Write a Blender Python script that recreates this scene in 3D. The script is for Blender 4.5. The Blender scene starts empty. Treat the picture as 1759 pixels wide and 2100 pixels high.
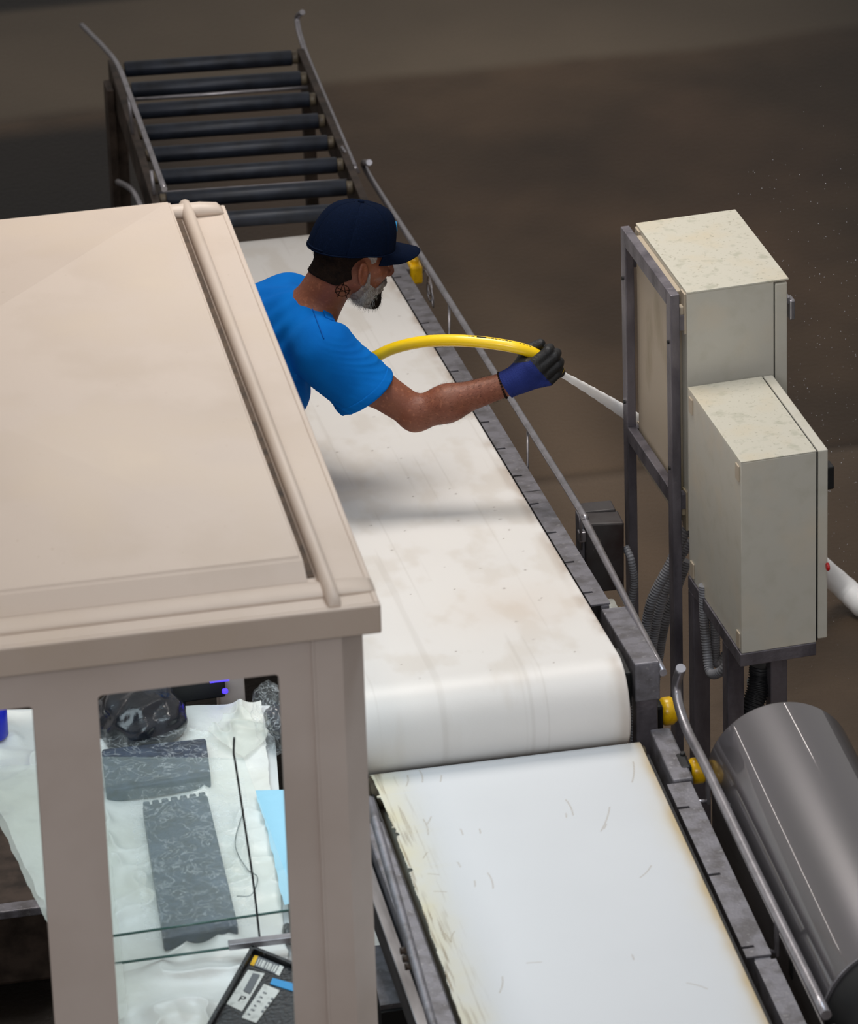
import bpy, bmesh, math, random
import numpy as np
from math import radians, sin, cos, pi
from mathutils import Vector, Matrix
random.seed(7)
RNG = np.random.default_rng(11)
S = bpy.context.scene
COL = S.collection

# ------------------------------------------------------------------ camera
FPX = 11644.0
pitch, yaw, roll = radians(27.5), radians(10.0), radians(-1.9)
fw = Vector((sin(yaw)*cos(pitch), cos(yaw)*cos(pitch), -sin(pitch)))
rt0 = Vector((cos(yaw), -sin(yaw), 0)); up0 = rt0.cross(fw)
RT = cos(roll)*rt0 + sin(roll)*up0
UP = -sin(roll)*rt0 + cos(roll)*up0
def ray(x, y): return RT*((x-879.5)/FPX) - UP*((y-1050)/FPX) + fw
CAM = Vector((0, 0, .95)) - 14*ray(1000, 900)
def P(x, y, X=None, Y=None, Z=None):
    """the point of a world plane seen at photo position x, y"""
    d = ray(x, y)
    for i, v in enumerate((X, Y, Z)):
        if v is not None: return CAM + d*((v-CAM[i])/d[i])
cam = bpy.data.cameras.new('camera'); camo = bpy.data.objects.new('camera', cam); COL.objects.link(camo)
m = Matrix((RT, UP, -fw)).transposed().to_4x4(); m.translation = CAM; camo.matrix_world = m
cam.sensor_fit = 'HORIZONTAL'; cam.sensor_width = 36; cam.lens = FPX*36/1759
cam.clip_start = .5; cam.clip_end = 100
cam.dof.use_dof = True; cam.dof.focus_distance = 13.6; cam.dof.aperture_fstop = 8
S.camera = camo
S.view_settings.view_transform = 'Standard'; S.view_settings.look = 'None'
S.view_settings.exposure = -0.13; S.view_settings.gamma = 1; S.view_settings.use_curve_mapping = False

# ------------------------------------------------------------------ light
W = bpy.data.worlds.new('world'); S.world = W; W.use_nodes = True
W.node_tree.nodes['Background'].inputs[0].default_value = (.97, .93, .90, 1)
W.node_tree.nodes['Background'].inputs[1].default_value = .36
def area(name, loc, sx, sy, power, color, target=None, spread=180):
    l = bpy.data.lights.new(name, 'AREA'); l.shape = 'RECTANGLE'; l.size = sx; l.size_y = sy
    l.energy = power; l.color = color; l.spread = radians(spread)
    o = bpy.data.objects.new(name, l); COL.objects.link(o); o.location = loc
    if target is not None:
        o.rotation_euler = (Vector(target)-Vector(loc)).to_track_quat('-Z', 'Y').to_euler()
    return o
area('ceiling_lamp', (-.1, .45, 4.3), 1.5, 1.2, 38, (1, .94, .88), (-.15, -.3, .9), 115)
area('ceiling_lamp', (.10, -2.4, 4.6), .5, 2.2, 17, (.74, .88, 1), None, 120)
area('ceiling_lamp', (-6.15, 8.72, 4.6), 3.2, .16, 26, (1, .90, .85)).rotation_euler = (0, 0, radians(-3))
area('ceiling_lamp', (2.50, 4.85, 4.6), .09, .4, 1.8, (1, .90, .85)).rotation_euler = (0, 0, radians(26))
area('ceiling_lamp', (-1.35, -1.6, 4.4), .16, 2.6, 9, (1, .92, .84), None, 130)
area('front_fill', (-4.5, -14.5, 8.5), 5, 3, 190, (.97, .96, 1), (-.3, -1, 1.0), 120)  # unseen fill light, added to brighten the front faces
area('booth_lamp', (-1.15, -1.7, 1.93), .7, 1.2, 9.5, (.76, .92, 1.0))

# ------------------------------------------------------------------ materials
def lin(c):
    c = np.array(c[:3])/255.
    return tuple(np.where(c <= .04045, c/12.92, ((c+.055)/1.055)**2.4)) + (1,)
def mat(name, rgb, rough=.5, metal=0, n=None, bump=None, coat=0, spec=.5, alpha=1, aniso=None, sss=0, vcol=False, trans=0):
    """rgb in sRGB 0-255; n=(scale, rgb2, lo, hi, stretch) mixes a second colour with noise; bump=(scale, strength)"""
    M = bpy.data.materials.new(name); M.use_nodes = True; t = M.node_tree; b = t.nodes['Principled BSDF']
    b.inputs['Base Color'].default_value = lin(rgb); b.inputs['Roughness'].default_value = rough
    b.inputs['Metallic'].default_value = metal; b.inputs['Specular IOR Level'].default_value = spec
    b.inputs['Coat Weight'].default_value = coat; b.inputs['Coat Roughness'].default_value = .04; b.inputs['Alpha'].default_value = alpha
    b.inputs['Transmission Weight'].default_value = trans
    if sss: b.inputs['Subsurface Weight'].default_value = sss; b.inputs['Subsurface Radius'].default_value = (.01, .004, .002)
    tc = t.nodes.new('ShaderNodeTexCoord')
    def noise(scale, stretch=(1, 1, 1), det=6):
        mp = t.nodes.new('ShaderNodeMapping'); mp.inputs['Scale'].default_value = stretch
        t.links.new(tc.outputs['Object'], mp.inputs[0])
        nz = t.nodes.new('ShaderNodeTexNoise'); nz.inputs['Scale'].default_value = scale; nz.inputs['Detail'].default_value = det
        t.links.new(mp.outputs[0], nz.inputs['Vector']); return nz
    src = None
    if vcol:
        a = t.nodes.new('ShaderNodeAttribute'); a.attribute_name = 'Col'; src = a.outputs['Color']
        t.links.new(src, b.inputs['Base Color'])
    for q in (n if isinstance(n, list) else [n] if n else []):
        sc, c2, lo, hi = q[:4]; st = q[4] if len(q) > 4 else (1, 1, 1)
        nz = noise(sc, st); rp = t.nodes.new('ShaderNodeMapRange')
        rp.inputs['From Min'].default_value = lo; rp.inputs['From Max'].default_value = hi
        t.links.new(nz.outputs['Fac'], rp.inputs['Value'])
        mx = t.nodes.new('ShaderNodeMix'); mx.data_type = 'RGBA'
        t.links.new(rp.outputs[0], mx.inputs[0])
        if src: t.links.new(src, mx.inputs[6])
        else: mx.inputs[6].default_value = lin(rgb)
        mx.inputs[7].default_value = lin(c2); src = mx.outputs[2]
        t.links.new(src, b.inputs['Base Color'])
    if bump:
        nz = noise(bump[0], bump[2] if len(bump) > 2 else (1, 1, 1)); bp = t.nodes.new('ShaderNodeBump')
        bp.inputs['Strength'].default_value = bump[1]; bp.inputs['Distance'].default_value = .01
        t.links.new(nz.outputs['Fac'], bp.inputs['Height']); t.links.new(bp.outputs[0], b.inputs['Normal'])
    return M
M = {}
M['floor'] = mat('wet_concrete', (80, 68, 56), .55, vcol=True, n=(300, (30, 24, 18), .5, 1.0), bump=(60, .25), spec=.35)
M['belt'] = mat('white_belt', (226, 224, 220), .42, vcol=True, bump=(500, .04), spec=.35)
M['beige'] = mat('beige_plastic', (196, 180, 166), .48, n=[(5, (186, 169, 153), .45, .75), (90, (168, 148, 126), .7, .8), (2.5, (203, 186, 168), .5, .75)], bump=(250, .04))
M['beige_wall'] = mat('beige_wall_plastic', (202, 189, 180), .5, n=(4, (192, 178, 168), .4, .7), bump=(250, .04))
M['cab'] = mat('cream_enamel', (192, 188, 176), .42, n=[(22, (184, 180, 166), .5, .75), (9, (198, 189, 172), .5, .75)], bump=(200, .03))
M['cab_dirty'] = mat('worn_cream_enamel', (192, 188, 174), .45, n=[(30, (172, 170, 154), .56, .7), (9, (194, 184, 162), .52, .75), (110, (158, 154, 136), .6, .72)])
M['cab_back'] = mat('stained_cream_enamel', (178, 164, 144), .5, n=(6, (128, 112, 78), .55, .75, (1, 1, .4)))
M['groove_shade'] = mat('groove_shade', (92, 74, 58), .8, n=(30, (52, 40, 30), .4, .7))
M['gap'] = mat('black_gasket', (12, 12, 12), .7)
M['steel'] = mat('brushed_steel', (150, 148, 150), .38, .85, n=(14, (98, 95, 95), .4, .7, (1, .2, 1)), bump=(120, .1, (1, .1, 1)))
M['galv'] = mat('dull_grey_steel', (126, 124, 130), .5, .4, n=[(26, (98, 95, 97), .42, .66), (90, (148, 146, 147), .6, .75)], bump=(150, .12))
M['rail'] = mat('rail_steel', (172, 169, 174), .33, .8, n=(30, (142, 140, 143), .45, .75))
M['stand'] = mat('square_tube_steel', (124, 119, 125), .42, .55, n=(18, (84, 80, 86), .42, .7, (1, 1, .3)), bump=(90, .15))
M['drum'] = mat('polished_steel', (124, 121, 125), .34, .85, coat=1, n=(8, (122, 120, 122), .4, .7, (1, .15, 1)), bump=(12, .012, (1, .1, 1)))
M['black'] = mat('black_rubber', (16, 16, 17), .55)
M['roller'] = mat('dark_roller', (40, 46, 58), .42, .2, n=(20, (26, 30, 38), .4, .7))
M['darkframe'] = mat('grimy_frame_steel', (78, 66, 58), .5, .45, n=(16, (44, 36, 30), .4, .65))
M['bearing'] = mat('roller_bearing', (104, 94, 76), .5, n=(40, (60, 50, 40), .4, .7))
M['yellow'] = mat('yellow_plastic', (236, 186, 10), .3, n=(60, (196, 146, 8), .5, .75), coat=.2)
M['hose'] = mat('yellow_hose', (250, 208, 16), .3, coat=.25)
M['ink'] = mat('print_ink', (20, 20, 24), .6)
M['conduit'] = mat('grey_conduit', (128, 128, 132), .5, n=(20, (96, 94, 94), .45, .7))
M['conduit_black'] = mat('black_conduit', (24, 25, 28), .5)
M['guard'] = mat('dark_guard_paint', (66, 62, 62), .5, n=[(14, (48, 36, 34), .4, .65), (70, (120, 112, 104), .7, .8)])
M['shirt'] = mat('blue_cotton', (6, 98, 178), .85, spec=.06, n=(9, (5, 88, 166), .4, .7), bump=(34, .14))
M['seam'] = mat('blue_seam', (8, 74, 150), .85, spec=.1)
M['skin'] = mat('tanned_skin', (118, 66, 43), .55, sss=.06, n=[(16, (114, 58, 36), .45, .7), (120, (150, 92, 64), .55, .8)], bump=(160, .12))
M['cap'] = mat('navy_cap', (5, 15, 34), .9, spec=.06, n=(300, (9, 21, 44), .5, .7), bump=(700, .15))
M['hairgrey'] = mat('grey_beard', (150, 142, 136), .8, n=(60, (96, 86, 80), .4, .7), bump=(220, .6, (1, 1, .4)))
M['hairdark'] = mat('dark_hair', (34, 24, 18), .9, spec=.1, n=(60, (20, 15, 13), .4, .7), bump=(220, .6, (1, 1, .4)))
M['glove'] = mat('blue_knit', (38, 50, 112), .9, spec=.15, bump=(420, .5, (1, 1, 1)))
M['glove_black'] = mat('black_nitrile', (15, 15, 17), .55, bump=(160, .2))
M['trouser'] = mat('dark_trousers', (38, 40, 46), .85)
M['boot'] = mat('boot_rubber', (24, 24, 24), .6)
M['white_sheet'] = mat('white_plastic_sheet', (232, 234, 230), .3, bump=(12, .6), n=(3, (218, 218, 204), .45, .75))
M['bluesheet'] = mat('pale_blue_pad', (150, 205, 228), .5, bump=(40, .2))
M['table'] = mat('white_table_top', (212, 216, 216), .45)
M['slab'] = mat('dark_grey_slab', (44, 56, 78), .6, n=[(40, (28, 36, 52), .4, .65), (12, (66, 80, 102), .52, .75)], bump=(60, .4))
M['bagfilm'] = mat('clear_bag_film', (232, 238, 240), .2, bump=(30, .7))
M['blackbag'] = mat('black_bag_film', (26, 29, 36), .22, bump=(16, .9), coat=.5, n=(12, (50, 56, 66), .5, .7))
M['milky'] = mat('milky_film', (226, 230, 220), .3, alpha=.5, bump=(20, .5))
M['glass'] = mat('greenish_glass', (206, 222, 216), .05, alpha=.10)
M['glassedge'] = mat('green_glass_edge', (70, 104, 98), .12, alpha=.9)
M['rod'] = mat('dark_rod', (74, 74, 76), .35, .7)
M['label'] = mat('white_label', (206, 208, 202), .5, n=(60, (176, 178, 172), .5, .7))
M['bluelabel'] = mat('blue_label', (24, 140, 200), .5)
M['greylabel'] = mat('grey_label_panel', (92, 96, 100), .5)
M['device'] = mat('wet_black_plastic', (26, 28, 30), .25, n=(60, (90, 92, 92), .66, .74), bump=(120, .5))
M['blueplastic'] = mat('blue_plastic', (20, 36, 190), .35)
M['tooth'] = mat('eye_white', (215, 205, 195), .3)
M['red'] = mat('red_button', (190, 20, 24), .4)
def emis(name, rgb, s):
    m_ = bpy.data.materials.new(name); m_.use_nodes = True; b = m_.node_tree.nodes['Principled BSDF']
    b.inputs['Base Color'].default_value = lin(rgb); b.inputs['Emission Color'].default_value = lin(rgb); b.inputs['Emission Strength'].default_value = s
    return m_
M['uv'] = emis('violet_lamp', (70, 50, 255), 1.6)
M['led'] = emis('green_indicator', (200, 230, 20), 1.5)
M['water'] = mat('white_water', (253, 252, 255), .6, sss=1.0, bump=(60, .12, (1, 1, 1)))
M['water'].node_tree.nodes['Principled BSDF'].inputs['Subsurface Radius'].default_value = (1, 1, 1); M['water'].node_tree.nodes['Principled BSDF'].inputs['Subsurface Scale'].default_value = .03
M['spray'] = mat('water_droplets', (220, 222, 230), .2)

def crease_alpha(m_, scale, lo, hi, base, top):
    t = m_.node_tree; b = t.nodes['Principled BSDF']; tc = t.nodes.new('ShaderNodeTexCoord'); nz = t.nodes.new('ShaderNodeTexNoise')
    nz.inputs['Scale'].default_value = scale; nz.inputs['Detail'].default_value = 4; nz.inputs['Distortion'].default_value = 1.2
    t.links.new(tc.outputs['Object'], nz.inputs['Vector'])
    a = t.nodes.new('ShaderNodeMath'); a.operation = 'SUBTRACT'; a.inputs[1].default_value = .5; t.links.new(nz.outputs['Fac'], a.inputs[0])
    c = t.nodes.new('ShaderNodeMath'); c.operation = 'ABSOLUTE'; t.links.new(a.outputs[0], c.inputs[0])
    r_ = t.nodes.new('ShaderNodeMapRange'); r_.interpolation_type = 'SMOOTHSTEP'
    for k, v in (('From Min', lo), ('From Max', hi), ('To Min', top), ('To Max', base)): r_.inputs[k].default_value = v
    t.links.new(c.outputs[0], r_.inputs['Value']); t.links.new(r_.outputs[0], b.inputs['Alpha'])
crease_alpha(M['bagfilm'], 26, 0, .03, .05, .32)
# ------------------------------------------------------------------ helpers
def link(name, me, parent=None, label=None, cat=None, group=None, kind=None):
    o = bpy.data.objects.new(name, me); COL.objects.link(o)
    if parent is not None: o.parent = parent; o.matrix_parent_inverse = parent.matrix_world.inverted()
    if label: o['label'] = label
    if cat: o['category'] = cat
    if group: o['group'] = group
    if kind: o['kind'] = kind
    return o
def thing(name, label, cat, loc, rz=0, group=None):
    o = bpy.data.objects.new(name, None); COL.objects.link(o)
    o.location = loc; o.rotation_euler = (0, 0, rz); o.empty_display_size = .05
    o.matrix_world = Matrix.Translation(Vector(loc)) @ Matrix.Rotation(rz, 4, 'Z')
    o['label'] = label; o['category'] = cat
    if group: o['group'] = group
    return o
class B:
    """collects shapes in world space, builds one mesh object"""
    def __init__(s): s.bm = bmesh.new(); s.mi = 0
    def _mark(s, faces):
        for f in faces: f.material_index = s.mi
    def hexa(s, pts, bev=0):
        v = [s.bm.verts.new(p) for p in pts]
        fs = [s.bm.faces.new([v[i] for i in q]) for q in ((3, 2, 1, 0), (4, 5, 6, 7), (0, 1, 5, 4), (1, 2, 6, 5), (2, 3, 7, 6), (3, 0, 4, 7))]
        s._mark(fs)
        if bev:
            es = list({e for f in fs for e in f.edges})
            r = bmesh.ops.bevel(s.bm, geom=es, offset=bev, segments=2, profile=.5, affect='EDGES'); s._mark(r['faces'])
        return s
    def box(s, a, b, bev=0, fr=None):
        (x0, y0, z0), (x1, y1, z1) = a, b
        x0, x1 = sorted((x0, x1)); y0, y1 = sorted((y0, y1)); z0, z1 = sorted((z0, z1))
        pts = [(x0, y0, z0), (x1, y0, z0), (x1, y1, z0), (x0, y1, z0), (x0, y0, z1), (x1, y0, z1), (x1, y1, z1), (x0, y1, z1)]
        if fr is not None: pts = [fr @ Vector(p) for p in pts]
        return s.hexa(pts, bev)
    def tube(s, path, r, seg=12, caps=True):
        path = [Vector(p) for p in path]; n = len(path)
        rs = [r]*n if not hasattr(r, '__len__') else list(r)
        t0 = (path[1]-path[0]).normalized()
        nrm = t0.orthogonal().normalized(); rings = []
        for i, p in enumerate(path):
            t = ((path[min(i+1, n-1)]-p).normalized() + (p-path[max(i-1, 0)]).normalized())
            t = t.normalized() if t.length > 1e-6 else t0
            nrm = (nrm - t*nrm.dot(t)).normalized(); bn = t.cross(nrm)
            rings.append([s.bm.verts.new(p + (nrm*cos(2*pi*k/seg)+bn*sin(2*pi*k/seg))*rs[i]) for k in range(seg)])
        fs = []
        for a, b in zip(rings, rings[1:]):
            for k in range(seg):
                fs.append(s.bm.faces.new((a[k], a[(k+1) % seg], b[(k+1) % seg], b[k])))
        for f in fs: f.smooth = True
        if caps:
            fs.append(s.bm.faces.new(rings[0][::-1])); fs.append(s.bm.faces.new(rings[-1]))
        s._mark(fs); return s
    def cyl(s, a, b, r, seg=24, bev=0):
        a = Vector(a); b = Vector(b); d = (b-a).normalized()
        if bev: return s.tube([a, a+d*.0001, a+d*bev, b-d*bev, b-d*.0001, b], [r-bev, r-bev*.7, r, r, r-bev*.7, r-bev], seg)
        return s.tube([a, b], r, seg)
    def prism(s, outline, off):
        """closed polygon outline (world points) extruded by vector off"""
        off = Vector(off); a = [s.bm.verts.new(p) for p in outline]; b = [s.bm.verts.new(Vector(p)+off) for p in outline]
        fs = [s.bm.faces.new(a[::-1]), s.bm.faces.new(b)]; n = len(a)
        for i in range(n): fs.append(s.bm.faces.new((a[i], a[(i+1) % n], b[(i+1) % n], b[i])))
        s._mark(fs); return s
    def build(s, name, mats, parent=None, smooth=False, **k):
        bmesh.ops.recalc_face_normals(s.bm, faces=s.bm.faces)
        me = bpy.data.meshes.new(name); s.bm.to_mesh(me); s.bm.free()
        for q in (mats if isinstance(mats, (list, tuple)) else [mats]): me.materials.append(M[q])
        if smooth: me.shade_smooth()
        return link(name, me, parent, **k)
def mesh_np(name, V, F, mats, parent=None, smooth=True, col=None, mi=None, **k):
    me = bpy.data.meshes.new(name); me.from_pydata([tuple(v) for v in np.asarray(V)], [], [tuple(int(i) for i in f) for f in F])
    for q in (mats if isinstance(mats, (list, tuple)) else [mats]): me.materials.append(M[q])
    if smooth: me.shade_smooth()
    if col is not None:
        a = me.color_attributes.new('Col', 'FLOAT_COLOR', 'POINT')
        c = np.ones((len(V), 4), np.float32); c[:, :3] = col; a.data.foreach_set('color', c.ravel())
    if mi is not None: me.polygons.foreach_set('material_index', np.asarray(mi, np.int32))
    me.update()
    return link(name, me, parent, **k)
def linv(c):
    c = np.asarray(c, float)/255.; return np.where(c <= .04045, c/12.92, ((c+.055)/1.055)**2.4)
def vnoise(x, y, scale, seed=0, octv=4):
    out = np.zeros_like(x); amp = 1; tot = 0
    for o in range(octv):
        g = np.random.default_rng(seed*17+o).random((128, 128)); u = x*scale*2**o+13.7*o; v = y*scale*2**o+7.1*o
        i = np.floor(u).astype(int); j = np.floor(v).astype(int); fu = u-i; fv = v-j
        fu = fu*fu*(3-2*fu); fv = fv*fv*(3-2*fv); i %= 128; j %= 128; i1 = (i+1) % 128; j1 = (j+1) % 128
        out += amp*((g[i, j]*(1-fu)+g[i1, j]*fu)*(1-fv)+(g[i, j1]*(1-fu)+g[i1, j1]*fu)*fv); tot += amp; amp *= .5
    return out/tot
def gridfaces(nu, nv):
    i = np.arange(nu-1)[:, None]; j = np.arange(nv-1)[None, :]
    a = i*nv+j; return np.stack([a, a+nv, a+nv+1, a+1], -1).reshape(-1, 4)
def smooth_path(pts, n=40):
    """Catmull-Rom through pts"""
    p = [Vector(q) for q in pts]; p = [p[0]*2-p[1]]+p+[p[-1]*2-p[-2]]; out = []
    for i in range(1, len(p)-2):
        for k in range(n):
            t = k/n; a, b, c, d = p[i-1:i+3]
            out.append(.5*((2*b)+(c-a)*t+(2*a-5*b+4*c-d)*t*t+(3*b-a-3*c+d)*t**3))
    out.append(p[-2]); return out

# ------------------------------------------------------------------ floor
def build_floor():
    nu, nv = 420, 460
    xs_ = np.concatenate([np.linspace(-16, -3.3, 20), np.linspace(-3.2, 3.6, nu-40), np.linspace(3.7, 16, 20)]); ys_ = np.concatenate([np.linspace(-16, -4.6, 20), np.linspace(-4.5, 7.5, nv-40), np.linspace(7.6, 18, 20)])
    x = xs_[:, None]*np.ones((1, nv)); y = ys_[None, :]*np.ones((nu, 1))
    base = linv((104, 84, 64)); c = np.ones((nu, nv, 3))*base*.86
    n1 = vnoise(x, y, 1.1, 1); n2 = vnoise(x, y, 5, 2); n3 = vnoise(x, y*2.2, 14, 3, 3)
    n4 = vnoise(x*1.0, y*.7, .8, 61); c *= (.35+.95*n1)[..., None]; c *= (.7+.6*n2)[..., None]; c *= (.5+n4)[..., None]; c = c*(1-.5*np.clip(n4*2-1.1, 0, 1)[..., None])+linv((92, 58, 44))*.5*np.clip(n4*2-1.1, 0, 1)[..., None]*(.6+.6*n2)[..., None]
    # paler band at the back, its edge running across
    edge = 4.44+.10*(vnoise(x, y, 2.5, 5)-.5)
    w = np.clip((y-edge)/.08, 0, 1); w2 = np.clip((y-edge)/1.6, 0, 1)
    c = c*(1-w[..., None])+linv((122, 108, 90))*w[..., None]*(.45+.9*n1*(1-.5*w2))[..., None]
    # light falloff painted into the wet floor, left side and back left
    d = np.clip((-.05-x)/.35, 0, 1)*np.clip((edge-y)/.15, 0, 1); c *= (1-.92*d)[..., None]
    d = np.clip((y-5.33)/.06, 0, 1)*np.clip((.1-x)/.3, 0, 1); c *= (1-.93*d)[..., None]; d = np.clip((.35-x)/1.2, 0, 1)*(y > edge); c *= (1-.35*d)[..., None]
    # floor painted darker toward the right, where the light fades
    d = np.clip((x-.95-.15*(y-1))/.8, 0, 1); c *= (1-.72*d)[..., None]
    # paler zone beside the belt, near the cabinets
    d = np.exp(-((x-.45)/.45)**2-((y+.6)/1.0)**2); c = c*(1-.45*d[..., None])+linv((140, 122, 104))*.45*d[..., None]*(.6+.8*n3)[..., None]
    d = np.exp(-((x-.55)/.16)**2-((y-1.9)/.9)**2); c = c*(1-.35*d[..., None])+linv((150, 128, 106))*.35*d[..., None]
    # pale dust specks
    z = np.zeros_like(x)
    jt = [(1.56, .0)]
    for y0, sl in jt:
        yy = np.abs(y-(y0+sl*x)); z -= .006*np.exp(-(yy/.018)**2); c *= (1-.5*np.exp(-(yy/.016)**2))[..., None]
        near = np.clip((y0+sl*x-y)/.03, 0, 1)*np.exp(-np.clip(y0-y, 0, 9)/.35)
        c = c*(1-.3*near[..., None])+linv((128, 112, 96))*.3*near[..., None]
    V = np.stack([x, y, z], -1).reshape(-1, 3)
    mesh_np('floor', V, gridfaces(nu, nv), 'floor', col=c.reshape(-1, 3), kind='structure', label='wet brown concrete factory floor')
build_floor()

# ------------------------------------------------------------------ belts
def loop_belt(name, parent, xl, xr, y_near, y_far, zn, zf, rad, paint, ragged=0, nx=200, ny=620):
    """belt round a near head drum, top run, far drum; (s along, x across)"""
    sl = (zf-zn)/(y_far-y_near); prof = []
    th = math.atan(sl)
    # near drum: centre below the near top point
    def arc(cy, cz, a0, a1, n): return [(cy+rad*cos(a), cz+rad*sin(a)) for a in np.linspace(a0, a1, n)]
    nrm = (-sin(th), cos(th))
    cn = (y_near-nrm[0]*rad, zn-nrm[1]*rad); cf = (y_far-nrm[0]*rad, zf-nrm[1]*rad)
    prof += arc(*cn, -pi/2+th-pi+0*pi+pi*0, 0, 1)[:0]
    a_top = pi/2+th
    prof += arc(*cn, a_top+pi, a_top, 40)
    top = np.linspace(0, 1, ny)[1:-1]
    a0 = (cn[0]+rad*cos(a_top), cn[1]+rad*sin(a_top)); a1 = (cf[0]+rad*cos(a_top), cf[1]+rad*sin(a_top))
    prof += [(a0[0]+(a1[0]-a0[0])*t, a0[1]+(a1[1]-a0[1])*t) for t in top]
    prof += arc(*cf, a_top, a_top-pi, 30)
    prof = np.array(prof); n = len(prof)
    u = np.linspace(0, 1, nx)[:, None]*np.ones((1, n))
    Y = np.ones((nx, 1))*prof[None, :, 0]; Z = np.ones((nx, 1))*prof[None, :, 1]
    lft = np.zeros(n)
    if ragged:
        rg = np.random.default_rng(3); q = np.cumsum(rg.normal(0, .0016, n)); q -= np.linspace(q[0], q[-1], n)
        lft = ragged*(q/ max(1e-6, np.abs(q).max()))*.5+rg.random(n)*.0025
        for _ in range(18):
            i = rg.integers(50, n-60); wdt = rg.integers(3, 9); lft[i:i+wdt] += rg.uniform(-.008, .009)
    X = (xl+lft[None, :])*(1-u)+xr*u
    c = paint(X, Y, Z, u)
    V = np.stack([X, Y, Z], -1).reshape(-1, 3); F = list(map(tuple, gridfaces(nx, n)))
    for i in range(nx-1): F.append((i*n+n-1, (i+1)*n+n-1, (i+1)*n, i*n))
    o = mesh_np(name, V, F, 'belt', parent, col=c.reshape(-1, 3))
    md = o.modifiers.new('thickness', 'SOLIDIFY'); md.thickness = .005; md.offset = -1
    return o
def mixc(c, col, w): return c*(1-w[..., None])+linv(col)*w[..., None]
def paint_far(X, Y, Z, u):
    c = np.ones(X.shape+(3,))*linv((222, 219, 215)); n = vnoise(X, Y, 3, 21); n2 = vnoise(X, Y*.5, 16, 22)
    c *= (.95+.1*n)[..., None]
    c = mixc(c, (196, 186, 172), np.clip((n2-.52)*1.6, 0, .3))
    c = mixc(c, (208, 192, 176), .36*np.exp(-((X+.12)/.16)**2-((Y+.98)/.14)**2)*(.5+n2))
    c = mixc(c, (150, 124, 100), np.clip(1-(1-u)/.05, 0, 1)*np.clip(n2*2-.75, 0, .55))
    tr = vnoise(X*3, Y*.05, 30, 23, 2); c = mixc(c, (168, 160, 150), np.clip((tr-.72)*2.2, 0, .16))
    rg = np.random.default_rng(5)
    for _ in range(60):
        x0, y0 = rg.uniform(-.45, .02), rg.uniform(-1.35, 1.2); r = rg.uniform(.0012, .003)
        c = mixc(c, (92, 66, 48), .7*np.exp(-(((X-x0)/r)**2+((Y-y0)/(r*1.4))**2)))
    return c
def paint_near(X, Y, Z, u):
    c = np.ones(X.shape+(3,))*linv((210, 213, 216)); n = vnoise(X, Y, 3, 31); n2 = vnoise(X*1.0, Y*.6, 22, 32)
    c *= (.96+.08*n)[..., None]
    er = (1-u)*.62; el = u*.62
    c = mixc(c, (176, 148, 96), np.clip(np.exp(-(er/.016)**2)*(.35+.8*n2), 0, .8))
    c = mixc(c, (206, 190, 152), np.clip(np.exp(-(er/.045)**2)*.4*n2, 0, .8))
    c = mixc(c, (214, 206, 172), np.clip(np.exp(-(el/.06)**2)*(.3+.7*n2), 0, .85))
    fib = vnoise((X+Y*.02)*6, Y*.4, 30, 33, 2); c = mixc(c, (120, 96, 60), np.exp(-(el/.045)**2)*np.clip((fib-.58)*3, 0, .7))
    marks = [((1250,1655),(1232,1705)),((1243,1690),(1238,1700)),((868,1680),(878,1712)),((1000,1790),(1011,1822)),((1030,2003),(1024,2036)),
             ((1408,2016),(1450,2028)),((1335,1775),(1312,1800)),((1298,1562),(1296,1604)),((860,1580),(866,1604)),((884,1675),(876,1690)),
             ((868,1760),(876,1748)),((912,1914),(924,1932)),((925,1932),(932,1910)),((944,1700),(949,1712)),((835,1590),(833,1612)),
             ((905,1590),(903,1603)),((983,1700),(985,1709)),((878,1792),(900,1794)),((890,1828),(915,1829)),((938,1768),(944,1778)),
             ((1160,1668),(1161,1676)),((1296,1958),(1299,1968)),((1080,1975),(1110,1973)),((1160,1640),(1175,1672)),((973,1806),(974,1818))]
    for (a, b) in marks:
        p = P(*a, Z=.9); q = P(*b, Z=.9); d = q-p; L = max(d.length, 1e-4); d /= L
        t = np.clip((X-p.x)*d.x+(Y-p.y)*d.y, 0, L); bow = (.003 if L > .04 else .0005)*np.sin(t/L*pi)
        dist = np.hypot(X-p.x-t*d.x+bow*d.y, Y-p.y-t*d.y-bow*d.x)
        c = mixc(c, (140, 118, 82), np.where(Z > .88, .5*np.exp(-(dist/.0014)**2), 0))
    return c

# ------------------------------------------------------------------ conveyors
def notched_plate(b, x0, x1, ya, za, yb, zb, th, notch_y, side=1, depth=.022, wn=.005):
    """sloping flat plate with slots cut from the belt-side edge"""
    sl = (zb-za)/(yb-ya); Zf = lambda y: za+(y-ya)*sl
    xi, xo = (x0, x1) if side > 0 else (x1, x0)
    pts = [(xo, ya), (xi, ya)]
    for y in sorted(notch_y):
        if ya+.02 < y < yb-.02:
            xd = xi+(depth if side > 0 else -depth)
            pts += [(xi, y-wn), (xd, y-wn), (xd, y+wn), (xi, y+wn)]
    pts += [(xi, yb), (xo, yb)]
    b.prism([(x, y, Zf(y)) for x, y in pts], (0, 0, -th))
def beam(b, x0, x1, ya, za, yb, zb, h, bev=.002):
    b.hexa([(x0, ya, za-h), (x1, ya, za-h), (x1, yb, zb-h), (x0, yb, zb-h), (x0, ya, za), (x1, ya, za), (x1, yb, zb), (x0, yb, zb)], bev)

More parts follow.
